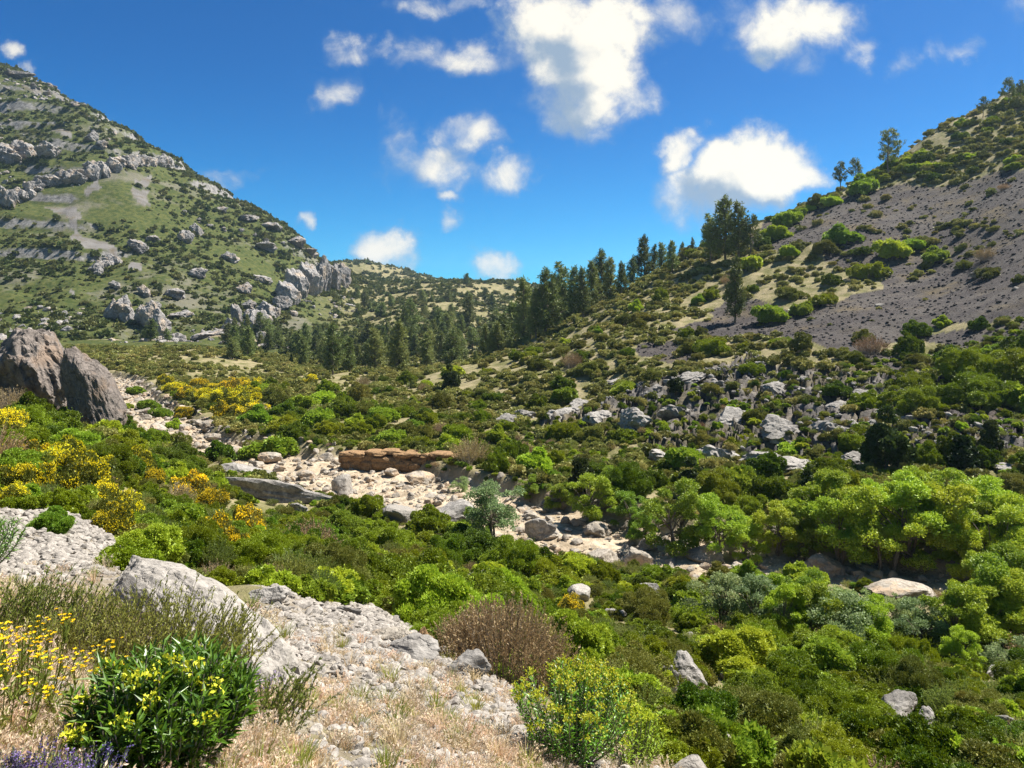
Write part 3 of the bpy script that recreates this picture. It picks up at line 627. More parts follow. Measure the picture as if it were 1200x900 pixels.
for a in [
 ('lime',322,586,132,24,'rock_slab','long flat grey','slab',0.05,.35,.4,'long flat grey slab among bushes in front of the dry riverbed'),
 ('lime',286,550,60,16,'rock_slab','flat grey','slab',-.1,.35,.5,'short flat grey slab just behind the long grey slab'),
 ('pale',400,562,30,30,'boulder','pale grey block','boulder',.2,.3,.8,'upright pale block at the left end of the brown rock ledge'),
 ('lime',522,600,68,32,'rock_slab','grey','slab',-.3,.3,.8,'sloping grey slab jutting into the riverbed below the ledge'),
 ('river',262,524,34,16,'boulder','tan','boulder',.2,.3,.8,'tan boulder at the near edge of the sandy river bend'),
 ('pale',468,614,48,22,'boulder','pale','boulder',-.2,.3,.8,'pale wedge-shaped rock poking out of the bushes below the ledge'),
 ('lime',560,675,26,20,'boulder','rounded grey','boulder',.2,.25,.8,'rounded grey rock among dark green shrubs above the dry brown bush'),
 ('pale',680,700,36,20,'boulder','pale','boulder',.1,.3,.8,'pale rock beside the round yellow flowering bush'),
 ('river',705,642,38,22,'boulder','pale','boulder',.1,.3,.8,'large smooth pale boulder on the open stony riverbed'),
 ('lime',632,612,34,24,'boulder','brownish','boulder',.1,.3,.8,'brownish boulder on the riverbed beyond the pale silvery tree'),
 ('lime',805,806,44,40,'boulder','dark grey','boulder',.4,.2,.8,'dark grey rock wedged among bushes below the red-brown grass patch'),
 ('lime',780,812,28,34,'boulder','dark','boulder',.4,.2,.8,'dark shaded rock touching the grey rock beside the spurge bush'),
 ('lime',864,897,84,50,'boulder','grey','boulder',-.35,.25,.8,'large grey boulder at the bottom beside the scree path'),
 ('pale',808,905,50,22,'boulder','pale flat','boulder',.2,.35,.8,'flat pale rock on the scree at the very bottom edge'),
 ('lime',1052,838,58,28,'rock_slab','pale grey','slab',.35,.3,.5,'tilted pale grey slab between dark bushes, lower right slope'),
 ('pale',1028,762,26,16,'boulder','small pale','boulder',.2,.3,.8,'small pale rock among bushes above the tilted grey slab'),
 ('pale',806,760,26,12,'boulder','small pale','boulder',.2,.3,.8,'small pale rock by the dry grass above the dark rocks'),
 ('river',866,662,54,22,'rock_slab','white','slab',.1,.35,.6,'flat whitish rock under the bright green trees on the riverbed'),
 ('river',1062,712,84,18,'boulder','broad tan','boulder',.1,.35,.6,'broad low tan boulder in the right-hand stretch of riverbed'),
 ('river',745,640,36,22,'boulder','grey','boulder',.1,.3,.8,'grey boulder at the shaded edge of the river trees'),
 ('lime',482,772,76,26,'rock_slab','flat grey','slab',-.25,.4,.6,'wide flat grey slab half buried in the foreground scree'),
 ('lime',544,793,52,30,'boulder','grey','boulder',-.3,.35,.7,'squarish grey rock with a reddish corner on the foreground scree'),
 ('river',458,752,44,16,'rock_slab','pale flat','slab',-.2,.45,.7,'pale flat stone just above the wide grey slab'),
 ('lime',404,716,34,12,'rock_slab','flat grey','slab',0,.4,.6,'flat grey stone at the upper edge of the foreground scree'),
 ('tan',496,750,20,16,'boulder','small brown','boulder',0,.25,.9,'small rounded brown stone by the foot of the dry bush'),
 ('lime',312,706,40,18,'boulder','grey','boulder',0,.35,.7,'grey stone at the lower end of the long pale rock'),
 ('lime',75,828,60,24,'boulder','pale','boulder',0,.4,.7,'pale rock half hidden under the yellow ragwort'),
 ]:
    k, px, py, w, h, nm, lk, nn, rz, sk, dp, lb = a
    rock_px(k, px, py, w, h, nm, lk, nn, rz, sk, dp, label=lb)
KEEP = [(250,390,558,594),(250,320,533,553),(492,552,568,602),(383,414,528,564),(408,542,524,560),(443,492,598,620),(605,765,585,648),(135,255,470,524),(655,702,680,702),(543,574,653,680),(646,692,683,716),(530,662,690,792),(783,832,768,808),(1020,1085,808,842),(560,625,565,640),(200,310,590,668),(0,160,500,575),(1030,1100,690,716),(826,908,850,900),(840,1090,655,702),(690,850,840,905),(752,800,700,742)]
for px,py,w,h in ((842,690,22,12),(905,800,26,16),(990,815,24,14),(1120,770,30,18),(1165,800,24,16),(760,690,20,12),(720,730,24,14),(1090,860,34,20),(950,735,22,12),(1180,860,30,20),(745,655,26,14),(430,640,20,12),(350,600,22,10),(150,600,26,12),(215,570,30,9),(850,800,20,14),(1010,720,24,12)):
    rock_px('lime', px, py, w, h*1.25, 'boulder', 'half-buried grey', 'boulder', None, .25, .8, group='grey rocks showing between the near shrubs')
    KEEP.append((px-w*.4, px+w*.4, py-h, py))
# outcrops on the rocky slope across the river
for i,(px,py,w,h) in enumerate([(855,503,58,34),(912,520,46,36),(965,514,62,34),(838,545,50,44),(890,548,40,36),(930,556,50,30),(702,497,44,34),(655,497,52,32),(615,490,34,18),(742,505,48,36),(765,470,42,26),(790,492,34,26),(1000,545,40,20),
   (1060,470,30,16),(1105,474,34,22),(1135,498,46,18),(1165,520,40,18),(810,455,30,16),(905,465,30,18),(945,455,30,14),(870,455,22,12),(1110,440,22,12),(680,470,26,14),(720,445,24,12),(1010,470,26,16),(980,480,30,14),(595,500,26,16),(775,535,34,26),(1180,545,30,16),(1130,312,16,8),(1145,325,20,9),(1030,350,10,6),(1190,345,9,5)]):
    rock_px('bed', px, py, w*.95, h*.55, 'rock_outcrop', 'pale grey' if i%2 else 'jagged grey', 'outcrop', R.uniform(.1,.6), .85, .8, ymin=45, group='outcrops on the rocky slope across the river', tilt=.35)
# cliffs and crags of the left mountain
CR = [(7,190,16,26),(21,184,12,20),(32,184,11,18),(56,184,20,20),(4,236,16,26),(12,240,10,22),(36,222,11,14),(46,218,9,14),(58,213,14,14),(77,212,15,13),(93,212,13,14),(110,210,12,18),(122,208,12,17),(135,205,11,16),(152,202,14,15),(163,197,9,11),(170,195,9,10),(178,193,9,9),(187,191,9,8),(107,168,12,12),(120,176,9,7),
 (218,282,12,14),(231,272,12,14),(162,291,16,12),(180,280,14,8),(112,318,14,14),(122,308,12,10),(134,303,16,14),(271,310,14,11),(311,296,20,9),(136,336,10,8),(130,378,12,22),(145,381,22,32),(182,388,24,36),(170,385,14,24),(196,397,24,20),(206,346,20,11),(233,328,14,10),(212,372,22,10),(245,394,34,9),(270,390,16,22),(278,372,10,26),(303,386,20,28),(315,368,18,20),
 (328,362,16,18),(338,358,20,30),(350,352,20,40),(363,348,20,42),(375,343,20,40),(387,337,20,34),(399,332,16,24),(308,338,18,10),(285,345,12,10),(345,372,8,6),(56,100,20,6),(20,88,22,6),(90,122,14,6),(260,250,10,5),(290,262,16,7),(320,275,18,8),(345,290,20,9),(362,298,16,8)]
for P0,P1,n_b,hb in (((-10,232),(60,212),9,13),((60,212),(195,190),16,11),((-8,192),(35,182),5,16),((172,345),(196,398),5,12),((284,345),(306,395),5,12),((40,100),(150,160),8,5),((215,250),(330,290),8,4)):
    for t_ in np.linspace(0,1,n_b): CR.append((P0[0]+(P1[0]-P0[0])*t_+R.uniform(-2,2), P0[1]+(P1[1]-P0[1])*t_+R.uniform(-2,3), hb*R.uniform(.8,1.5), hb*R.uniform(.7,1.15)))
for i,(px,py,w,h) in enumerate(CR):
    big = 325 < px < 405 and h > 16
    rock_px('cliff', px+.22*w, py+1, w*.8, h*.65, 'rock_outcrop','broken grey','crag',R.uniform(-.5,.5),.3,.9,ymin=240,group='crags on the mountain side',tilt=.3)
    rock_px('cliff', px, py, w*1.3, h*.95, 'cliff' if big else 'rock_outcrop', ('tall sheer grey' if big else ('craggy grey' if h > 12 else 'low grey')), 'cliff' if big else 'crag', R.uniform(-.3,.3), .25, .9, ymin=240, group='crags on the mountain side', tilt=.12)

# ------------------------------------------------------------------ trees
def tree(parts, px, py, hpx, name, cat, look, noun, group, ymin=20, ymax=1100, wid=1.0, rz=None, label=None, xy=None):
    x, y = xy if xy else ground_at(px, py, ymin, ymax)
    h = hpx/F*y; zz = gz(x,y)
    o = link(bpy.data.objects.new(name, None)); o.location = (x,y,zz-.02*h); o.rotation_euler = (0,0,R.rand()*6.28 if rz is None else rz)
    o.scale = (h*wid,h*wid,h); o['category'] = cat; o['group'] = group
    c = link(bpy.data.objects.new('crown', parts[0]), o); t = link(bpy.data.objects.new('trunk', parts[1]), o)
    OCC.append((x,y,h*wid*.15))
    REG.append([o, noun, look, *proj(x,y,zz+h*.5), label]); return o
G1='pines on the right skyline'
for px,py,h,l in ((1040,204,52,'tallest lone pine on the right-hand skyline'),(985,212,34,'left pine of the skyline pair beside the tallest lone pine'),(1002,210,30,'right pine of the skyline pair beside the tallest lone pine'),(1152,142,24,'small flat-topped pine high on the right ridge'),(1182,128,32,'highest open-crowned pine at the top right corner'),(1196,118,22,'small pine at the top right edge of the ridge')):
    tree(OPENP[R.randint(3)], px, py, h, 'pine_tree', 'tree', 'open', 'pine', G1, 120, 176 if px<1100 else 184, .9, label=l)
for px,py,h,l in ((833,308,56,'left pine of the dark clump standing out on the ridge'),(850,306,74,'tallest pine of the dark clump standing out on the ridge'),(866,306,66,'second tallest pine of the dark clump on the ridge'),(880,304,48,'right pine of the dark clump standing out on the ridge')):
    tree(PINES[R.randint(3)] if h>50 else OPENP[R.randint(3)], px, py, h, 'pine_tree', 'tree', 'dark', 'pine', G1, 120, 166, 1.0, label=l)
tree(PINES[3], 861, 368, 76, 'pine_tree','tree','narrow','pine',G1,80,150,.85,label='lone narrow pine standing on the slope below the ridge clump')
G2='pines behind the spur'
for px,py,h in ((603,402,48),(614,398,72),(628,392,52),(640,388,72),(650,384,60),(660,380,72),(672,377,64),(684,372,58),(693,372,66),(705,368,74),(716,364,62),(728,360,50),(740,356,46),(755,352,66),(766,346,46),(776,342,44),(788,336,48),(800,330,34),(590,408,40),(645,398,40),(665,392,36),(700,380,40),(622,406,34),(812,322,26)):
    x_, y_ = ground_at(px, py, 100, 166); yy = 150+R.rand()*30; 
    zz = gz((px-CX)/F*yy, yy); top = (H0-(py-h))/F*yy; hh = max((top-zz)*F/yy, h*.8)
    tree(PINES[R.randint(4)], px, py, hh, 'pine_tree','tree','tall dark' if h>60 else 'dark','pine',G2, xy=((px-CX)/F*yy, yy), wid=R.uniform(.65,1.1)*min(1,h/hh*1.25))
G3='pines in the valley floor wood'
for px,py,h in ((390,442,60),(480,402,46),(465,440,62),(548,390,40),(475,408,48),(428,362,22),(530,428,46),(440,436,50),(410,440,42),(500,430,40),(515,398,30)):
    tree(PINES[R.randint(4)], px, py, h, 'pine_tree','tree','tall dark' if h>40 else 'dark','pine',G3, 130, 600, R.uniform(.9,1.3))
cnt=0; pts=[]
for _ in range(4000):
    px = R.uniform(265,600); lo = 420 if px < 400 else 432; py = R.uniform(388, lo+8)
    if px > 470: py = R.uniform(395, 440-(px-470)*.12)
    if any((px-a)**2+((py-b)*1.6)**2 < 62 for a,b in pts): continue
    pts.append((px,py)); tree(PINES[R.randint(4)], px, py, R.uniform(14,40)*(1 if py>410 else .8), 'pine_tree','tree','bushy' ,'pine',G3, 150, 420, R.uniform(.95,1.45)); cnt+=1
    if cnt >= 88: break
for _ in range(26):
    px = R.uniform(410,600); py = R.uniform(335,390); tree(PINES[R.randint(4)], px, py, R.uniform(9,18),'pine_tree','tree','small far','pine','pines dotted on the far hill',250,620,R.uniform(1.1,1.6))
for px,py,h in ((176,402,26),(168,398,14),(196,400,16),(188,340,10),(330,274,7),(255,232,5),(318,266,6),(345,283,7),(360,294,6)):
    tree(PINES[R.randint(4)], px, py, h,'pine_tree','tree','small','pine','pines on the mountain side',230,520,R.uniform(1.3,1.8))
# bright broadleaf trees by the river
G4='bright green trees along the riverbed'
far = [(760,612,62),(790,622,78),(820,628,72),(850,640,84),(880,632,70),(905,642,86),(935,648,84),(960,640,90),(985,652,92),(1010,645,88),(1035,658,96),(1060,650,94),(1085,664,98),(1110,655,92),(1135,668,100),(1160,660,96),(1185,672,104),(1205,664,96),(1230,676,100),(870,618,60),(925,622,64),(980,620,68),(1040,624,70),(1100,628,76),(1150,630,78),(1195,634,80),(740,600,44)]
far = [(a+R.uniform(-9,9),b-(12 if a>=850 and b>636 else 0),c*R.uniform(.62,1.12)) for a,b,c in far if R.rand() < .86]
for px,py,h in far: tree(TREES[R.randint(4)], px, py, h, 'leafy_tree','tree','bright green','tree',G4,30,60,R.uniform(.95,1.2))
for px,py,h in [(845,745,70),(880,752,74),(915,760,72),(950,762,76),(985,768,80),(1020,770,74),(900,735,60),(945,738,64),(1000,745,66),(1075,760,64),(1110,765,80),(1145,770,90),(1185,765,110),(1210,775,100),(1160,735,84),(1195,738,90),(1050,740,50),(1130,795,56),(1190,800,60)]:
    tree(TREES[R.randint(4)] if R.rand()<.55 else PALE[R.randint(2)], px, py, h, 'leafy_tree','tree','bright leafy','tree',G4,14,34,R.uniform(.9,1.15))
for px,py,h,l,pp in ((694,592,56,'small bright green tree standing alone on the riverbed',TREES[0]),(655,578,34,'low bright green tree at the back of the riverbed',TREES[1]),(622,570,30,'low leafy tree between the ledge and the lone river tree',TREES[2]),(582,636,72,'pale silvery green tree with see-through crown by the riverbed',PALE[0]),(540,560,22,'small pale tree at the right end of the brown ledge',PALE[1]),(716,575,30,'small leafy tree behind the lone river tree',TREES[3]),(560,605,40,'small green tree left of the silvery tree',TREES[3])):
    tree(pp, px, py, h, 'leafy_tree','tree','','tree',G4,30,66,1.15,label=l)

# ------------------------------------------------------------------ named shrubs
S = shrub_px
shrub('juniper', *ground_at(1040,548,45), 1.75, .95, label='very dark cone-shaped juniper on the rocky slope')
x,y = ground_at(1150,470,55)
for dx,dy,r in ((0,0,3.6),(-5,1.0,3.2),(5,1.5,3.6),(2,4.5,3.6),(-3,5,3.0),(8,5,3.4),(-8,3,2.2)):
    shrub('fine', x+dx, y+dy, r, .85, group='bushes at the foot of the scree')
for px,py,w,k in ((1105,385,26,'bright'),(1095,300,36,'bright'),(1048,300,46,'bright'),(1010,298,30,'fine'),(985,290,44,'bright'),(1070,292,30,'bright'),(1020,320,50,'fine'),(965,300,36,'olive'),(905,370,44,'bright'),(925,345,40,'olive'),(965,350,40,'fine'),(940,360,36,'bright'),(1155,305,30,'dry'),(1130,312,26,'olive'),(1160,325,34,'olive'),(1010,398,30,'olive'),(1022,410,44,'dry'),(1000,420,34,'olive'),
   (835,415,50,'fine'),(810,412,40,'olive'),(880,440,36,'fine'),(925,420,22,'olive'),(745,500,34,'fine'),(735,512,44,'fine'),(990,415,26,'olive'),(1075,425,30,'olive'),(1060,540,36,'fine'),(1130,545,40,'juniper'),(1160,530,34,'juniper'),(1085,560,34,'fine'),(960,560,30,'olive'),(880,575,30,'olive'),(620,530,44,'fine'),(585,545,40,'fine'),(650,545,40,'fine'),(700,560,50,'fine'),(735,565,44,'fine'),(560,520,34,'fine'),
   (1010,225,46,'bright'),(960,240,30,'olive'),(920,262,40,'bright'),(895,290,34,'fine'),(910,282,40,'bright'),(880,318,34,'bright')):
    x,y = ground_at(px,py,40); shrub(k, x, y, w/F*y*.5, .85, group='shrubs on the slope across the river')
# bushes along the right ridge
for i in range(44):
    px = R.uniform(1015,1215); f = (px-1015)/200; py = R.uniform(205-f*105, 218-f*22)
    x,y = ground_at(px,py,110,188); shrub(['bright','olive','fine','fine'][R.randint(4)], x, y, R.uniform(14,30)/F*y*.5, .85, group='bushes along the right ridge')
for i in range(14):
    px = R.uniform(800,1010); x,y = ground_at(px, 400-(px-600)*.5, 120,168); shrub(['olive','fine','bright'][R.randint(3)], x, y+R.uniform(-10,0), R.uniform(12,26)/F*y*.5, .8, group='bushes along the right ridge')
# yellow flowering bushes
for px,py,w in ((205,462,24),(222,470,30),(240,474,34),(258,478,36),(276,484,40),(292,478,34),(300,490,34),(232,455,24),(250,460,26),(270,462,26),(288,458,24),(302,456,22),(215,482,26),(262,494,36),(195,455,20)):
    x,y = ground_at(px,py,90,170); shrub('gorse', x, y, w/F*y*.62, 1.0, group='yellow flowering bushes beyond the river bend')
for px,py,w in ((8,512,44),(28,580,50),(62,572,56),(95,585,60),(120,600,46),(40,552,40),(130,556,36),(108,566,44),(8,560,36),(150,600,30),(75,556,40),(225,578,40),(245,592,36),(250,655,56),(232,650,44),(268,665,50),(290,640,40),(206,645,30),(132,628,40),(15,598,30),(160,552,34),(180,566,30),(365,448,16),(120,470,14),(130,455,12)):
    S('gorse', px, py, w*1.35, 1.3, group='yellow flowering bushes on the near left slope')
S('gorse', 668, 716, 46, .95, label='small round bright yellow flowering bush in the middle slope')
for px,Y_,rr,hh in ((588,9.3,.68,1.2),(638,9.5,.56,1.15),(548,9.6,.52,1.1),(612,10.3,.64,1.3),(572,10.7,.6,1.25)):
    shrub('dry', (px-CX)/F*Y_, Y_, rr, hh, group='dry brown bushes in the middle slope')
for px,py,w,k,hs in ((700,800,110,'mastic',.95),(735,805,80,'mastic',.9),(690,770,60,'mastic',.8),(940,835,150,'fine',.85),(880,845,120,'fine',.85),(1000,850,110,'fine',.8),(945,905,100,'olive',.85),(965,905,120,'fine',.8),(1050,900,130,'fine',.8),(1130,900,130,'fine',.8),(1190,890,110,'mastic',.8),(1010,790,60,'mastic',.6),(1070,800,70,'olive',.7),(1160,850,90,'olive',.8),(870,740,80,'fine',.7),(840,720,60,'olive',.8),
   (800,735,70,'fine',.8),(770,760,60,'mastic',.7),(820,700,60,'fine',.7),(330,690,70,'olive',1.0),(360,700,60,'bright',.9),(395,700,70,'fine',1.0),(430,690,80,'mastic',.9),(465,725,50,'olive',.9),(500,735,60,'bright',.9),(480,690,80,'mastic',.8),(520,700,70,'fine',.8),(400,660,80,'mastic',.8),(350,655,70,'fine',.9),(450,650,90,'mastic',.8),(310,650,60,'mastic',.8),(300,620,60,'fine',.8),(350,620,70,'fine',.8),(400,615,70,'bright',.8),(430,600,60,'fine',.8),(600,665,90,'fine',.9),(640,670,60,'fine',.9),(560,650,90,'mastic',.8),
   (590,700,60,'mastic',.8),(635,720,50,'mastic',.8),(620,695,50,'fine',.8),(540,640,60,'mastic',.8),(500,620,60,'mastic',.8),(200,540,80,'mastic',.7),(150,530,60,'mastic',.8),(250,560,60,'fine',.6),(215,560,70,'mastic',.7),(170,548,50,'mastic',.8),(110,545,50,'olive',.8),(60,620,70,'bright',.8),(25,600,60,'mastic',.8),(30,510,80,'mastic',.9),(20,480,70,'olive',.9),(170,640,50,'fine',.7),(150,620,50,'bright',.8),(200,610,60,'bright',.7),(195,660,60,'olive',.8)):
    S(k, px, py, w, hs, group='shrubs on the near slope')
# valley bushes beyond the river
for px,py,w,k in ((320,522,60,'bright'),(305,515,40,'olive'),(345,515,44,'fine'),(385,512,44,'fine'),(420,512,40,'fine'),(455,520,36,'bright'),(490,525,40,'fine'),(525,525,36,'bright'),(350,495,40,'fine'),(400,490,44,'fine'),(450,495,36,'bright'),(500,500,36,'fine'),(175,470,26,'bright'),(190,480,26,'bright'),(205,492,24,'bright'),(160,455,22,'bright'),(330,480,36,'olive'),(375,475,36,'bright'),(430,478,34,'fine'),(480,480,34,'olive'),(540,495,34,'fine'),(560,475,30,'fine'),(585,465,24,'fine'),(440,462,24,'fine'),(145,468,20,'bright'),(135,478,18,'olive')):
    x,y = ground_at(px,py,62); shrub(k, x, y, w/F*y*.55, .8, group='shrubs on the valley floor beyond the river')

for px,py,w in ((415,522,26),(440,520,30),(470,522,26),(500,524,30),(530,530,30),(548,540,34)):
    x,y = ground_at(px,py,66); shrub('fine', x, max(y,67.5), w/F*y*.5, .8, group='shrubs on the valley floor beyond the river')
# fill of the near slope, then of the ground across the river
def blocks(x, y, rad, hh):
    z = gz(x,y); a0 = CX+F*(x-rad)/y; a1 = CX+F*(x+rad)/y; b1 = H0-F*z/y; b0 = H0-F*(z+hh)/y
    for (k0,k1,l0,l1) in KEEP:
        if a1 > k0+3 and a0 < k1-3 and b1 > l0+2 and b0 < l1-4 and b1 > l1-2: return True
    return False
def fill(n, sample, kinds, wts, rr, group, gap=.62):
    c = 0
    for _ in range(n*30):
        p = sample()
        if p is None: continue
        x,y = p; r = R.uniform(*rr)*(1+.3*(y>45))
        if not free(x,y,r*gap*.62): continue
        k = kinds[R.choice(len(kinds), p=wts)]
        if k in ('juniper','heath'): r *= .7
        if y < 60 and blocks(x, y, r*.9, r*.95): continue
        shrub(k, x, y, r, R.uniform(.75,1.15), group=group); c += 1
        if c >= n: break
    return c
def s_near():
    y = math.exp(R.uniform(math.log(8.0), math.log(80))); x = R.uniform(-.74,.74)*y
    if riv_d(np.array([x]),np.array([y]))[0] < .8: return None
    # near side only
    j = np.argmin(np.hypot(RL[:,0]-x, RL[:,1]-y)); 
    if y > RL[j,1] and x > RL[j,0]-30 and (y-RL[j,1]) > 0: return None
    if smask(Z_NEAR, np.array([x]), np.array([y]))[0] > .5: return None
    if y < 9.8+ (0 if x < .2*y else -2): return None
    return x, y
n1 = fill(210, s_near, ['mastic','fine','olive','bright','heath','dry'], [.33,.30,.11,.20,.03,.03], (.7,1.35), 'shrubs on the near slope')
def s_far():
    y = math.exp(R.uniform(math.log(46), math.log(135))); x = R.uniform(-.45,.74)*y
    if riv_d(np.array([x]),np.array([y]))[0] < 1.2: return None
    j = np.argmin(np.hypot(RL[:,0]-x, RL[:,1]-y))
    if y < RL[j,1]: return None
    a,b_ = np.array([x]),np.array([y])
    if smask(Z_SCREE,a,b_)[0] > .5 and R.rand() > .02: return None
    if smask(Z_ROCK,a,b_)[0] > .5 and R.rand() > .45: return None
    return x, y
n2 = fill(180, s_far, ['fine','olive','bright','juniper','dry','mastic'], [.36,.23,.15,.03,.04,.19], (.8,1.6), 'shrubs on the slope across the river', .7)
print('fills', n1, n2, len(REG))

# ------------------------------------------------------------------ stuff scattered by geometry nodes
def scatter(name, P, S_, Rt, meshes, idx):
    pc = bpy.data.collections.new(name+'_sources')
    for i, me in enumerate(meshes):
        o = bpy.data.objects.new(f'{name}_source_{i:02d}', me); pc.objects.link(o)
    me = bpy.data.meshes.new(name); P = np.asarray(P, np.float32)
    me.vertices.add(len(P)); me.vertices.foreach_set('co', P.ravel())
    a = me.attributes.new('scl','FLOAT_VECTOR','POINT'); a.data.foreach_set('vector', np.asarray(S_,np.float32).ravel())
    a = me.attributes.new('rot','FLOAT_VECTOR','POINT'); a.data.foreach_set('vector', np.asarray(Rt,np.float32).ravel())
    a = me.attributes.new('idx','INT','POINT'); a.data.foreach_set('value', np.asarray(idx,np.int32))
    o = link(bpy.data.objects.new(name, me)); o['kind'] = 'stuff'
    g = bpy.data.node_groups.new(name+'_nodes','GeometryNodeTree')
    g.interface.new_socket('Geometry', in_out='INPUT', socket_type='NodeSocketGeometry'); g.interface.new_socket('Geometry', in_out='OUTPUT', socket_type='NodeSocketGeometry')
    gi = g.nodes.new('NodeGroupInput'); go = g.nodes.new('NodeGroupOutput'); ip = g.nodes.new('GeometryNodeInstanceOnPoints')
    ci = g.nodes.new('GeometryNodeCollectionInfo'); ci.inputs['Collection'].default_value = pc; ci.inputs['Separate Children'].default_value = True; ci.inputs['Reset Children'].default_value = True
    def na(nm, ty):
        x = g.nodes.new('GeometryNodeInputNamedAttribute'); x.data_type = ty; x.inputs['Name'].default_value = nm; return x.outputs['Attribute']
    L = g.links.new; L(gi.outputs[0], ip.inputs['Points']); L(ci.outputs[0], ip.inputs['Instance']); ip.inputs['Pick Instance'].default_value = True
    L(na('idx','INT'), ip.inputs['Instance Index']); L(na('scl','FLOAT_VECTOR'), ip.inputs['Scale']); L(na('rot','FLOAT_VECTOR'), ip.inputs['Rotation'])
    L(ip.outputs[0], go.inputs[0])
    md = o.modifiers.new('scatter','NODES'); md.node_group = g; return o
OC = np.array(OCC)
def clear_of(x, y, pad=.0, chunk=4000):
    ok = np.ones(len(x), bool)
    for i in range(0,len(x),chunk):
        d = np.hypot(x[i:i+chunk,None]-OC[None,:,0], y[i:i+chunk,None]-OC[None,:,1]) - OC[None,:,2]
        ok[i:i+chunk] = d.min(1) > pad
    return ok
def rots(n, tilt=.15): return np.stack([R.uniform(-tilt,tilt,n),R.uniform(-tilt,tilt,n),R.rand(n)*6.28],1)
def polar(n, y0, y1, u0, u1, p=2.0):
    # even per ground area when p=2
    y = (R.rand(n)*(y1**p-y0**p)+y0**p)**(1/p); return R.uniform(u0,u1,n)*y, y
# hillside scrub
x, y = polar(27000, 46, 225, -.9, .95, 1.5)
d = riv_d(x,y); sc = smask(Z_SCREE,x,y,0,.12,5); rk = smask(Z_ROCK,x,y,0,.2,3)
j = np.argmin(np.hypot(RL[None,:,0]-x[:,None], RL[None,:,1]-y[:,None]),1)
keep = (d > 1.0)&((sc < .5)|(R.rand(len(x)) < .07+.38*(fbm2(x*.07,y*.07,3,62)>.28)))&((rk < .5)|(R.rand(len(x)) < .75))&clear_of(x,y,.1)
keep &= (fbm2(x*.06,y*.06,3,7)*1.4 + R.rand(len(x))*1.0 > .22)
x,y = x[keep],y[keep]; n = len(x); s = (.30+.62*R.rand(n)**1.8)*(.8+y/260)
scatter('hillside_scrub', np.stack([x,y,height(x,y)-.05],1), np.stack([s,s,s*R.uniform(.6,1,n)],1), rots(n), LOWS, R.randint(0,5,n))
print('scrub', n)
# near low undergrowth between shrubs
x, y = polar(12500, 6, 80, -.9, .9, 1.3)
d = riv_d(x,y); nz = smask(Z_NEAR,x,y,0,1.2,.5); keep = (d > .3)&(nz < .5)&((y>9.5)|(x/y>.15))&clear_of(x,y,-.45)
x,y = x[keep],y[keep]; n=len(x); s=R.uniform(.22,.6,n); zz_=height(x,y)
a0=CX+F*(x-s*.7)/y; a1=CX+F*(x+s*.7)/y; b0=H0-F*(zz_+s*.8)/y; b1=H0-F*zz_/y; ok_=np.ones(n,bool)
for (k0,k1,l0,l1) in KEEP: ok_ &= ~((a1>k0+2)&(a0<k1-2)&(b0<l1-3)&(b1>l1-1)&(y<60))
x,y,s=x[ok_],y[ok_],s[ok_]; n=len(x)
scatter('undergrowth', np.stack([x,y,height(x,y)-.03],1), np.stack([s,s,s*R.uniform(.6,1.1,n)],1), rots(n), [SM['olive'][0],SM['heath'][0],SM['fine'][1],SM['bright'][1],SM['dry'][0],SM['heath'][1]], R.choice(6,n,p=[.20,.16,.30,.20,.04,.10]))
# mountain and far hill scrub
x, y = polar(42000, 215, 700, -.95, .2, 1.6)
m = smask(Z_MTN,x,y,0,.05,9); rd = rdist(x,y,ROAD); pat = fbm2(x*.018,y*.018,4,17)
keep = (m<.5)&(rd>3.5)&(pat*1.7+R.rand(len(x))*.9 > .42); x,y=x[keep],y[keep]; n=len(x); s=(.35+1.3*R.rand(n)**3)*(.75+y/900)
scatter('mountain_scrub', np.stack([x,y,height(x,y)-.1],1), np.stack([s,s,s*R.uniform(.7,1,n)],1), rots(n), LOWM, R.randint(0,3,n))
x, y = polar(9000, 225, 1100, -.25, .9, 1.4); n=len(x); s=(.7+1.4*R.rand(n)**2)*(.8+y/900)
scatter('far_hill_scrub', np.stack([x,y,height(x,y)-.1],1), np.stack([s,s,s*R.uniform(.6,1,n)],1), rots(n), LOWM, R.randint(0,3,n))
x, y = polar(8000, 235, 520, -.9, -.2, 1.6); pt = fbm2(x*.012,y*.012,4,27)
keep = (pt+.35*fbm2(x*.08,y*.08,2,28) > .22); x,y=x[keep],y[keep]; n=len(x); s=.3+1.5*R.rand(n)**4
scatter('mountain_stones', np.stack([x,y,height(x,y)],1), np.stack([s,s*.8,s*.8],1), rots(n,.6), [rock_mesh('pale_crag',680+i,M['cliff_rock'],3,planes=9,rough=.08,lo=.55) for i in range(3)], R.randint(0,3,n))
x, y = polar(15000, 48, 130, -.1, .9, 1.6); pt = fbm2(x*.16,y*.16,3,29)
keep = (smask(Z_ROCK,x,y,0,.2,3)>.5)&(pt>-.05); x,y=x[keep],y[keep]; n=len(x); s=.08+.42*R.rand(n)**4
scatter('slope_rubble', np.stack([x,y,height(x,y)],1), np.stack([s,s*.8,s*.55],1), np.stack([R.uniform(-.2,.5,n),R.uniform(0,.5,n),R.uniform(-.6,.6,n)],1), [rock_mesh('rubble',690+i,M['lime_rock'],3,planes=9,rough=.08,lo=.5) for i in range(4)], R.randint(0,4,n))
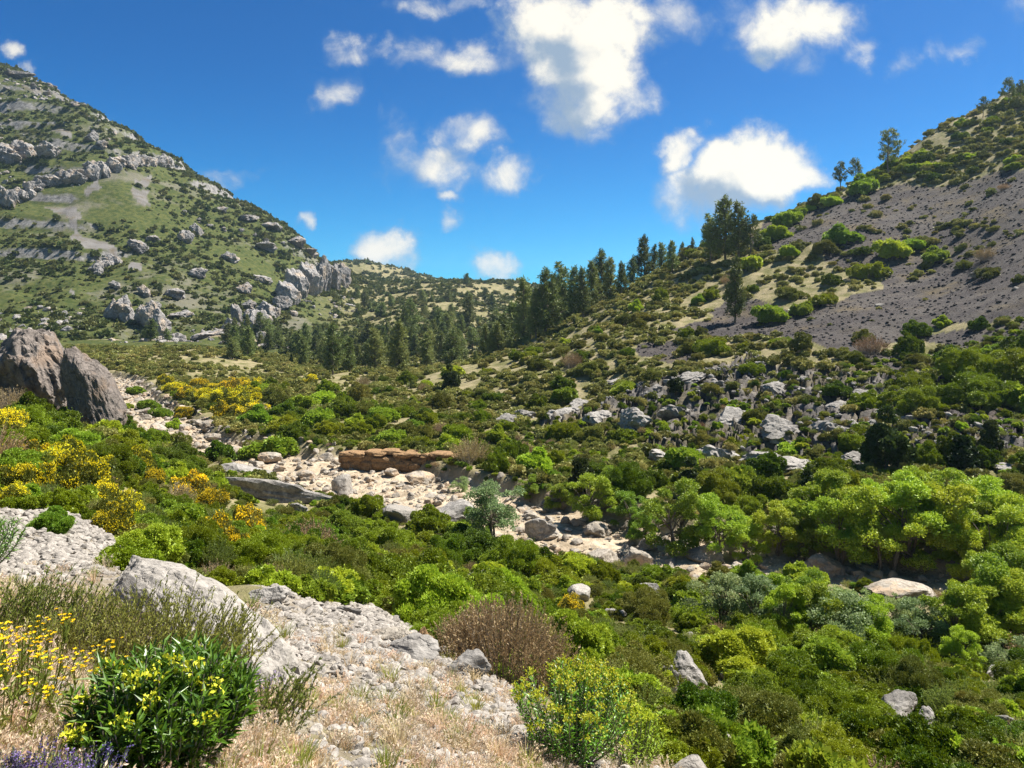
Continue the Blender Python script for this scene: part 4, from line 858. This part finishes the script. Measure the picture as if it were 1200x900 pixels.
# loose stones
ST = [rock_mesh('stone', 600+i, M['stone'], 2, planes=9, rough=.03, lo=.6) for i in range(5)]
DST = [rock_mesh('dark_stone', 620+i, M['dstone'], 2, planes=9, rough=.03, lo=.6) for i in range(4)]
RST = [rock_mesh('river_stone', 640+i, M['river_rock'], 3, planes=11, rough=.05, lo=.6) for i in range(4)]
def stones(name, x, y, s, meshes, flat=(.4,.9)):
    n=len(x); scatter(name, np.stack([x,y,height(x,y)+s*.12],1), np.stack([s,s*R.uniform(.6,1,n),s*R.uniform(*flat,n)],1), rots(n,.5), meshes, R.randint(0,len(meshes),n))
x,y = polar(150000, 2.2, 17, -.85, .35, 1.4); nz = smask(Z_NEAR,x,y,0,1.2,.5); 
g = fbm2(x*.5,y*.5,3,44); keep=(nz>.5)&((y>5.8)|(R.rand(len(x))<.7))&(R.rand(len(x)) < .6+g); x,y=x[keep],y[keep]; print('stones',len(x))
stones('scree_stones', x, y, (.006+.055*R.rand(len(x))**6)*(.7+y/12), ST, (.3,.7))
x,y = polar(60000, 55, 190, .1, .9, 1.6); keep = (smask(Z_SCREE,x,y,0,.12,5)>.5)|((smask(Z_ROCK,x,y,0,.2,3)>.5)&(R.rand(len(x))<.5)); x,y=x[keep],y[keep]; print('dst',len(x))
stones('hillside_scree', x, y, .03+.26*R.rand(len(x))**6, DST, (.4,.8))
t = R.rand(15000)*(len(RL)-1); i0 = t.astype(int); c = RL[i0]; off = R.randn(15000)*3.6
tx = np.gradient(RL,axis=0)[i0]; tx /= np.linalg.norm(tx,axis=1,keepdims=True); x = c[:,0]-tx[:,1]*off+R.randn(15000)*.8; y = c[:,1]+tx[:,0]*off+R.randn(15000)*.8
keep = (riv_d(x,y) < .9)&((np.abs(off)>2)|(R.rand(15000)<.5)); x,y=x[keep],y[keep]
stones('river_stones', x, y, .07+.36*R.rand(len(x))**4, RST)
for i in range(190):
    k = R.randint(6,100); o = R.randn()*3.5; tt = np.gradient(RL,axis=0)[k]; tt/=np.linalg.norm(tt); x = RL[k,0]-tt[1]*o; y = RL[k,1]+tt[0]*o
    if riv_d(np.array([x]),np.array([y]))[0] > .8: continue
    s = .28+.85*R.rand()**2; put('river_stone', RK['river'][R.randint(5)], x, y, (s,s*.8,s*.6), dz=s*.2, cat='stone', look=['pale tan','whitish','grey'][R.randint(3)], noun='stone', group='large stones in the riverbed')

# ------------------------------------------------------------------ foreground plants
def spurge(seed, Rr=.42, Hh=.62, stems=110, flowers=.0, lf=.075):
    rg = np.random.RandomState(seed); ql, qs, qf = Q(), Q(), Q(); Ps=[];Ds=[];Fp=[]
    for i in range(stems):
        a = rg.rand()*6.28; rr = rg.rand()**.55; b = np.array([np.cos(a)*.05,np.sin(a)*.05,-.03]); ln = Hh*(1-.30*rr*rr)*(.82+.25*rg.rand())
        e = np.array([np.cos(a)*rr*Rr, np.sin(a)*rr*Rr, ln]); t = np.linspace(0,1,7)[:,None]
        path = b+(e-b)*t+np.array([np.cos(a),np.sin(a),0])*(t-t*t)*rr*Rr*.55; qs.tube(path, np.linspace(.005,.003,7), 4, 0)
        nl = 30; s = .28+.72*np.linspace(0,1,nl)**.85; sg = np.clip((s*6).astype(int),0,5); f=(s*6-sg)[:,None]; p = path[sg]*(1-f)+path[sg+1]*f; d = path[sg+1]-path[sg]; d/=np.linalg.norm(d,axis=1,keepdims=True)
        th = np.arange(nl)*2.4+rg.rand()*6; sd = np.stack([np.cos(th),np.sin(th),0*th],1)
        Ps.append(p); Ds.append(sd*(1.05-.5*s[:,None])+d*(.45+.5*s[:,None]))
        if rg.rand() < flowers: Fp.append(path[-1]+rg.randn(22,3)*[.022,.022,.014]+[0,0,.012])
    DD = np.concatenate(Ds); ql.long_leaves(rg, np.concatenate(Ps), DD+rg.randn(*DD.shape)*.28, lf*(.6+.6*rg.rand(len(DD))), lf*.24, droop=.28)
    if Fp:
        Fp = np.concatenate(Fp); qf.leaves(rg, Fp, rg.randn(len(Fp),3)*.6+[0,0,.5], .02, .018, 0, .2)
    return ql, qs, qf
def plant(name, cat, x, y, parts, label, rz=0, s=1.0, dz=0):
    o = link(bpy.data.objects.new(name, None)); z = gz(x,y); o.location=(x,y,z+dz); o.scale=(s,s,s); o.rotation_euler=(0,0,rz)
    for pn, me in parts: link(bpy.data.objects.new(pn, me), o)
    tag(o, label, cat); return o
l,s_,f = spurge(1001, .38, .54, 230, .12, .072)
y=3.35; x=(190-CX)/F*y
plant('spurge_bush','bush',x,y,[('leaves',l.mesh('leaves',[M['spurge']])),('stems',s_.mesh('stems',[M['greystem']])),('flowers',f.mesh('flowers',[M['lime']]))],'glossy deep green leafy spurge bush in the bottom left foreground', s=1.02, dz=-.02)
l,s_,f = spurge(1002, .48, .70, 130, .95, .06)
y=6.0; x=(672-CX)/F*y
plant('spurge_bush','bush',x,y,[('leaves',l.mesh('leaves',[M['spurge']])),('stems',s_.mesh('stems',[M['greystem']])),('flowers',f.mesh('flowers',[M['lime']]))],'spurge bush with yellow green flower heads at the bottom centre', s=1.05, dz=-.03)
l,s_,f = spurge(1003, .34, .5, 50, .6, .055)
y=6.5; x=(735-CX)/F*y
plant('spurge_bush','bush',x,y,[('leaves',l.mesh('leaves',[M['bright']])),('stems',s_.mesh('stems',[M['greystem']])),('flowers',f.mesh('flowers',[M['lime']]))],'smaller yellow green spurge beside the flowering spurge at bottom centre', s=1.0)
l,s_,f = spurge(1004, .42, .55, 80, .0, .06)
y=8.2; x=(-22-CX)/F*y
plant('spurge_bush','bush',x,y,[('leaves',l.mesh('leaves',[M['spurge']])),('stems',s_.mesh('stems',[M['greystem']]))],'dark green bush cut off by the left edge on the scree', s=1.1)
# feathery heath in front of the pale rock
def feather(seed, Rx=1.0, Hh=.62, stems=620):
    rg = np.random.RandomState(seed); q, qs = Q(), Q(); Ps=[];Ds=[]
    for i in range(stems):
        bx = rg.uniform(-1,1)*Rx; by = rg.uniform(-.32,.32); h = Hh*(1-.35*(bx/Rx)**2)*(.65+.45*rg.rand()); ln = rg.randn(2)*.09+[.10+bx*.06,0]
        t = np.linspace(0,1,6)[:,None]; path = np.array([bx,by,-.02])+np.concatenate([ln[0]*t**1.6, ln[1]*t**1.6, h*t],1); qs.tube(path, np.linspace(.0035,.0015,6), 3, 0)
        per=46; s=.2+.8*rg.rand(per); sg=np.clip((s*5).astype(int),0,4); f=(s*5-sg)[:,None]; Ps.append(path[sg]*(1-f)+path[sg+1]*f); Ds.append(np.repeat([[ln[0],ln[1],h]],per,0))
    P=np.concatenate(Ps);D=np.concatenate(Ds);D/=np.linalg.norm(D,axis=1,keepdims=True); q.leaves(rg,P,D+rg.randn(len(P),3)*.42,.028,.008,0)
    return [('leaves',q.mesh('leaves',[M['heath']])),('stems',qs.mesh('stems',[M['bark']]))]
y=5.1; x=(155-CX)/F*y
plant('heath_clump','plant',x,y,feather(1010,.74,.56,600),'broad feathery green heath clump in front of the long pale rock', rz=-.18)
y=5.3; x=(30-CX)/F*y
plant('heath_clump','plant',x,y,feather(1011,.40,.45,220),'smaller feathery heath clump behind the yellow ragwort', rz=.1)
y=4.6; x=(322-CX)/F*y
plant('heath_clump','plant',x,y,feather(1012,.16,.30,60),'small wispy green clump right of the glossy spurge bush')
# ragwort
def ragwort(seed, n=60, Rr=.4, Hh=.55):
    rg = np.random.RandomState(seed); ql,qs,qf = Q(),Q(),Q(); Fp=[];Ps=[];Ds=[]
    for i in range(n):
        a=rg.rand()*6.28; rr=np.sqrt(rg.rand())*Rr; b=np.array([np.cos(a)*rr*.6,np.sin(a)*rr*.6,-.02]); e=np.array([np.cos(a)*rr,np.sin(a)*rr,Hh*(.6+.45*rg.rand())]); t=np.linspace(0,1,5)[:,None]; path=b+(e-b)*t; qs.tube(path,.003,3,0)
        per=18; s=rg.rand(per); p=b+(e-b)*s[:,None]; Ps.append(p); Ds.append(rg.randn(per,3)*.6+[0,0,.6])
        for j in range(rg.randint(4,8)):
            c=e+rg.randn(3)*[.035,.035,.018]; k=9; th=np.arange(k)/k*6.28; dd=np.stack([np.cos(th),np.sin(th),0*th+.15],1); qf.leaves(rg, np.repeat(c[None],k,0), dd, .0105,.007,0)
            qs.tube([path[-2],c],.0015,3,0)
    ql.leaves(rg,np.concatenate(Ps),np.concatenate(Ds),.05,.012,0)
    return [('leaves',ql.mesh('leaves',[M['heath']])),('stems',qs.mesh('stems',[M['heath']])),('flowers',qf.mesh('flowers',[M['yellow']]))]
for px,y,n,rr,lb in ((25,3.7,60,.30,'yellow ragwort plant with many flower heads at the left edge'),(95,3.6,22,.18,'few-flowered yellow ragwort just left of the glossy spurge bush'),(-8,3.2,30,.24,'low yellow ragwort in the bottom left corner')):
    plant('ragwort','flower',(px-CX)/F*y,y,ragwort(int(1020+y*10),n//2,rr,.42),lb)
def lavender(seed, n=60):
    rg=np.random.RandomState(seed); ql,qf=Q(),Q()
    for i in range(n):
        a=rg.rand()*6.28; e=np.array([np.cos(a),np.sin(a),0])*rg.rand()*.26+[0,0,.34*(.7+.4*rg.rand())]; b=e*[.3,.3,0]; t=rg.rand(24)[:,None]; ql.leaves(rg,b+(e-b)*t,np.repeat([e-b],24,0)+rg.randn(24,3)*.12,.035,.006,0); ql.tube([b,(b+e)/2,e],.002,3,0)
        qf.leaves(rg,e-(e-b)*.25*rg.rand(26)[:,None]+rg.randn(26,3)*.006,rg.randn(26,3)+[0,0,.5],.014,.010,0)
    return [('leaves',ql.mesh('leaves',[M['pale']])),('flowers',qf.mesh('flowers',[M['purple']]))]
for px,y,lb in ((70,2.75,'purple flowering lavender at the bottom left corner'),(15,2.7,'low purple lavender clump at the very bottom left'),(100,2.85,'purple lavender tuft beside the glossy spurge bush'),(308,4.9,'single dark purple flower spike tuft on the dry grass')):
    plant('lavender','flower',(px-CX)/F*y,y,lavender(int(1040+px),60 if px<300 else 30),lb, s=.62)
# grass tufts
def tuft(seed, n=50, Hh=.3, Rr=.12, mats=None, heads=True, w=.004):
    rg=np.random.RandomState(seed); q=Q()
    for i in range(n):
        a=rg.rand()*6.28; b=np.array([np.cos(a),np.sin(a),0])*rg.rand()*Rr; d=np.array([np.cos(a),np.sin(a),0])*rg.rand()*Hh*.7; h=Hh*(.5+.6*rg.rand()); m=b+d*.35+[0,0,h*.6]; e=b+d+[0,0,h]
        s=np.cross(e-b,rg.randn(3)); s=s/np.linalg.norm(s)*w
        V=np.array([b-s,b+s,m+s*.8,m-s*.8,e+s*.15,e-s*.15]); q.add(V,np.array([[0,1,2,3],[3,2,4,5]]),rg.rand(),0)
        if heads and rg.rand()<.6: q.leaves(rg,e-(e-m)*.35*rg.rand(7)[:,None]+rg.randn(7,3)*.004,rg.randn(7,3)*.35+(e-m)/np.linalg.norm(e-m)+[0,0,-.2],.028,.010,1)
    return q.mesh('grass_tuft',mats)
DG=[tuft(700+i,44,.24,.10,[M['straw'],M['oat']]) for i in range(4)]; GG=[tuft(720+i,60,.22,.09,[M['greengrass'],M['oat']],False) for i in range(3)]
FLAT=[tuft(740+i,40,.10,.13,[M['straw'],M['oat']],True,.005) for i in range(3)]
x,y=polar(24000,2.3,9.5,-.85,.3,1.5); g=fbm2(x*.9,y*.9,3,66); nz=smask(Z_NEAR,x,y,0,1.2,.5)
dens = np.where(y<6.2,.30,np.where(y<8,.10,.03)); dens=np.where((x/y<-.30)&(y<7.5),.7,dens); keep=(nz>.5)|((y<7)&(x<.3*y)); keep&=R.rand(len(x))<dens*(.6+g*1.2); x,y=x[keep],y[keep]; n=len(x); print('grass',n)
s=R.uniform(.3,.8,n); scatter('dry_grass', np.stack([x,y,height(x,y)-.005],1), np.stack([s,s,s],1), rots(n), FLAT+DG+GG, R.choice(10,n,p=[.26,.26,.25,.04,.03,.03,.03,.04,.03,.03]))

# ------------------------------------------------------------------ labels from landmarks
LM=[('the leaning dark boulder pair',65,435),('the brown rock ledge',470,540),('the long grey slab',322,576),('the long pale foreground rock',230,690),('the dry brown bushes',600,735),('the round yellow bush',668,700),('the dark cone-shaped juniper',1040,490),
 ('the large bottom boulder',868,880),('the bottom flowering spurge',680,840),('the lone riverbed tree',694,565),('the tall mountain cliff',365,335),('the brown-tipped scree bush',1152,290),('the tilted grey slab',1052,825),('the lone narrow pine',861,335),('the tallest skyline pine',1040,178),
 ('the scree-foot bushes',1150,425),('the ridge pine clump',852,265),('the silvery river tree',580,600),('the whitish river rock',866,650),('the broad tan boulder',1062,700),('the sandy river bend',190,490),('the mountain rock band',110,200),('the pair of low crags',165,370),('the tallest valley pine',390,412),('the tall ridge-foot pine',755,320),('the far hill top',520,330),('the wide grey scree slab',482,765),('the yellow bushes by the bend',270,465)]
seen={}
for r in REG:
    o,noun,look,px,py,lb = r
    if lb: o['label']=lb; continue
    nm,lx,ly=min(LM,key=lambda l:(l[1]-px)**2+((l[2]-py)*1.2)**2); dx,dy=px-lx,py-ly; dist=math.hypot(dx,dy)
    adv='just ' if dist<28 else ('' if dist<70 else 'well ')
    rel=('right of' if dx>0 else 'left of') if abs(dx)>1.6*abs(dy) else (('above' if dy<0 else 'below') if abs(dy)>1.6*abs(dx) else (('up ' if dy<0 else 'down ')+('right of' if dx>0 else 'left of')))
    sz=o.scale[2]*(1 if o.type=='EMPTY' else 1.0)
    seen.setdefault((f'{look} {noun}',f'{adv}{rel} {nm}'),[]).append((px,o))
ORD=['leftmost']+[w+'-from-left' for w in 'second third fourth fifth sixth seventh eighth ninth tenth'.split()]
for (a,b),l in seen.items():
    l.sort(key=lambda t:t[0])
    for i,(px,o) in enumerate(l):
        if len(l)==1: o['label']=f'{a} {b}'
        elif i==len(l)-1: o['label']=f'rightmost {a} {b}'
        elif i<10: o['label']=f'{ORD[i]} {a} {b}'
        else: o['label']=f'{i+1}th-from-left {a} {b}'

# ------------------------------------------------------------------ sky, sun, air, camera
SUN = Vector((.62,.30,1.0)).normalized()
w = bpy.data.worlds.new('World'); scene.world = w; w.use_nodes = True; t = w.node_tree; t.nodes.clear(); k = T(t)
sky = k.n('ShaderNodeTexSky'); sky.sky_type='NISHITA'; sky.sun_disc=False; sky.sun_elevation=math.asin(SUN.z); sky.sun_rotation=math.atan2(SUN.x,SUN.y); sky.air_density=.8; sky.dust_density=.1; sky.ozone_density=3.5; sky.altitude=600
hs = k.n('ShaderNodeHueSaturation'); hs.inputs['Saturation'].default_value=1.25; hs.inputs['Hue'].default_value=.492; k.l(sky.outputs[0],hs.inputs['Color'])
# cloud layer, drawn on the sky by direction
cg = bpy.data.node_groups.new('cloud_cover','ShaderNodeTree'); cg.interface.new_socket('Vector',in_out='INPUT',socket_type='NodeSocketVector'); cg.interface.new_socket('Density',in_out='OUTPUT',socket_type='NodeSocketFloat')
c = T(cg); gi=c.n('NodeGroupInput'); go=c.n('NodeGroupOutput')
n1_=c.n('ShaderNodeTexNoise'); n1_.inputs['Scale'].default_value=9; n1_.inputs['Detail'].default_value=6; n1_.inputs['Roughness'].default_value=.6; c.l(gi.outputs[0],n1_.inputs['Vector'])
w1=c.n('ShaderNodeVectorMath',operation='SUBTRACT'); c.l(n1_.outputs['Color'],w1.inputs[0]); w1.inputs[1].default_value=(.5,.5,.5)
w2=c.n('ShaderNodeVectorMath',operation='MULTIPLY_ADD'); c.l(w1.outputs[0],w2.inputs[0]); w2.inputs[1].default_value=(.14,.11,0); c.l(gi.outputs[0],w2.inputs[2])
sp=c.n('ShaderNodeSeparateXYZ'); c.l(w2.outputs[0],sp.inputs[0])
CL=[(692,55,80,68,1.5),(640,35,54,42,1.2),(720,22,60,44,1.3),(560,58,75,20,.75),(505,62,40,15,.5),(684,118,62,46,1.1),(785,20,45,28,.6),(745,100,30,26,.5),(525,2,60,14,.6),(410,50,36,20,.72),(394,100,30,26,.65),(458,50,14,10,.4),
 (545,160,42,24,.75),(592,202,38,24,.8),(505,196,52,30,.7),(470,175,30,50,.42),(516,232,20,10,.6),(528,263,20,18,.6),(452,292,48,26,.95),(578,308,32,20,.85),(800,170,30,26,.95),(878,205,84,48,1.6),(835,225,66,42,1.0),(925,205,48,38,1.2),(925,34,80,38,1.1),(945,60,36,26,.6),(868,10,40,22,.5),(1012,62,20,16,.45),(1108,64,30,15,.45),(1062,75,14,18,.3),(5,55,16,12,.7),(28,75,14,8,.5),(345,266,14,12,.8),(265,202,60,9,.30),(870,0,60,20,.3),(1196,2,40,20,.2)]
acc=None
for px,py,rx,ry,a in CL:
    dx=c.math('MULTIPLY',c.math('SUBTRACT',sp.outputs[0],(px-CX)/F),F/rx*.90); dz=c.math('MULTIPLY',c.math('SUBTRACT',sp.outputs[1],(H0-py)/F),F/ry*.90)
    e=c.math('MULTIPLY',c.math('SUBTRACT',1.0,c.math('ADD',c.math('MULTIPLY',dx,dx),c.math('MULTIPLY',dz,dz))),a); e=c.math('MAXIMUM',e,-1.0)
    acc=e if acc is None else c.math('SMOOTH_MAX',acc,e)
    if acc is not e: acc.node.inputs[2].default_value=.25
n2_=c.noise(gi.outputs[0],17,10,.60,.35)
den=c.math('ADD',acc,c.math('MULTIPLY',c.math('SUBTRACT',n2_,.5),2.0)); c.l(den,go.inputs[0])
cg.interface.new_socket('Body',in_out='OUTPUT',socket_type='NodeSocketFloat')
n3_=c.noise(gi.outputs[0],11,4,.5); c.l(c.math('ADD',acc,c.math('MULTIPLY',c.math('SUBTRACT',n3_,.5),2.3)),go.inputs[1])
tc=k.n('ShaderNodeTexCoord'); sx=k.n('ShaderNodeSeparateXYZ'); k.l(tc.outputs['Generated'],sx.inputs[0])
yy=k.math('MAXIMUM',sx.outputs[1],.05); cb=k.n('ShaderNodeCombineXYZ'); k.l(k.math('DIVIDE',sx.outputs[0],yy),cb.inputs[0]); k.l(k.math('DIVIDE',sx.outputs[2],yy),cb.inputs[1])
def dens(off):
    v=k.n('ShaderNodeVectorMath',operation='ADD'); k.l(cb.outputs[0],v.inputs[0]); v.inputs[1].default_value=off
    g=t.nodes.new('ShaderNodeGroup'); g.node_tree=cg; k.l(v.outputs[0],g.inputs[0]); return g
g0=dens((0,0,0)); g1=dens((.032,.034,0)); d0=g0.outputs[0]
front=k.ramp(sx.outputs[1],.1,.3)
alpha=k.math('MULTIPLY',k.math('POWER',k.ramp(d0,-.22,1.05),1.3),front)
lit=k.ramp(k.math('SUBTRACT',g0.outputs[1],g1.outputs[1]),-.60,.30)
ccol=k.mix(k.math('MULTIPLY',lit,k.ramp(d0,-.1,1.15)),(2.2,2.9,3.8),(7.6,7.1,6.1))
fr=k.math('MULTIPLY',k.ramp(sx.outputs[1],.0,.45),k.ramp(sx.outputs[2],.95,.55))  # neutral, brighter sky behind camera and overhead, added to fill camera-facing shade
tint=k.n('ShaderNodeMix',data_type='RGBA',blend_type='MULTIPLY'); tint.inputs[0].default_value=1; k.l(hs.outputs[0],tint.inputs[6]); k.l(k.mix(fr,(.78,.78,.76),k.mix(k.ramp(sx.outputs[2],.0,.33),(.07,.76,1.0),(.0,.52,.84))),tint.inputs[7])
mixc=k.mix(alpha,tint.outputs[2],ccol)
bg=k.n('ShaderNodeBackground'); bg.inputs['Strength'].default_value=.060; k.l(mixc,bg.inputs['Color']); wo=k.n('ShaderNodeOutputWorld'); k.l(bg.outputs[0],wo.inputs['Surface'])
sl=bpy.data.lights.new('sun','SUN'); sl.energy=5.0; sl.angle=math.radians(.53); sl.color=(1,.95,.86); so=link(bpy.data.objects.new('sun',sl)); so.rotation_euler=SUN.to_track_quat('Z','Y').to_euler(); so.location=(0,0,300)
# air
bm=bmesh.new(); bmesh.ops.create_cube(bm,size=1); me=bpy.data.meshes.new('haze'); bm.to_mesh(me); bm.free()
hz=link(bpy.data.objects.new('haze',me)); zlo=float(VV[:,2].min())-1.0; zhi=float(VV[:,2].max())+25
hz.scale=(10000,3400+100,zhi-zlo); hz.location=(0,1620,(zhi+zlo)/2); hz['kind']='stuff'
hm,ht=nt('air'); hk=T(ht); pv=hk.n('ShaderNodeVolumePrincipled'); pv.inputs['Color'].default_value=(.55,.78,1,1); pv.inputs['Density'].default_value=.00012; pv.inputs['Anisotropy'].default_value=.4
ho=hk.n('ShaderNodeOutputMaterial'); hk.l(pv.outputs[0],ho.inputs['Volume']); me.materials.append(hm)
cam=bpy.data.cameras.new('camera'); co=link(bpy.data.objects.new('camera',cam)); co.location=(0,0,0); co.rotation_euler=(math.pi/2,0,0)
cam.sensor_width=36; cam.lens=F/1200*36; cam.shift_y=-(450-H0)/1200; cam.clip_start=.1; cam.clip_end=12000; scene.camera=co
scene.view_settings.view_transform='Standard'; scene.view_settings.look='None'; scene.view_settings.exposure=1.27; scene.view_settings.gamma=1
scene.cycles.max_bounces=5; scene.cycles.diffuse_bounces=3; scene.cycles.glossy_bounces=2; scene.cycles.transmission_bounces=3; scene.cycles.volume_bounces=0; scene.cycles.use_denoising=True; scene.cycles.denoising_prefilter='NONE'; scene.cycles.denoising_input_passes='RGB_ALBEDO_NORMAL'; scene.cycles.volume_step_rate=4
scene.cycles.caustics_reflective=False; scene.cycles.caustics_refractive=False
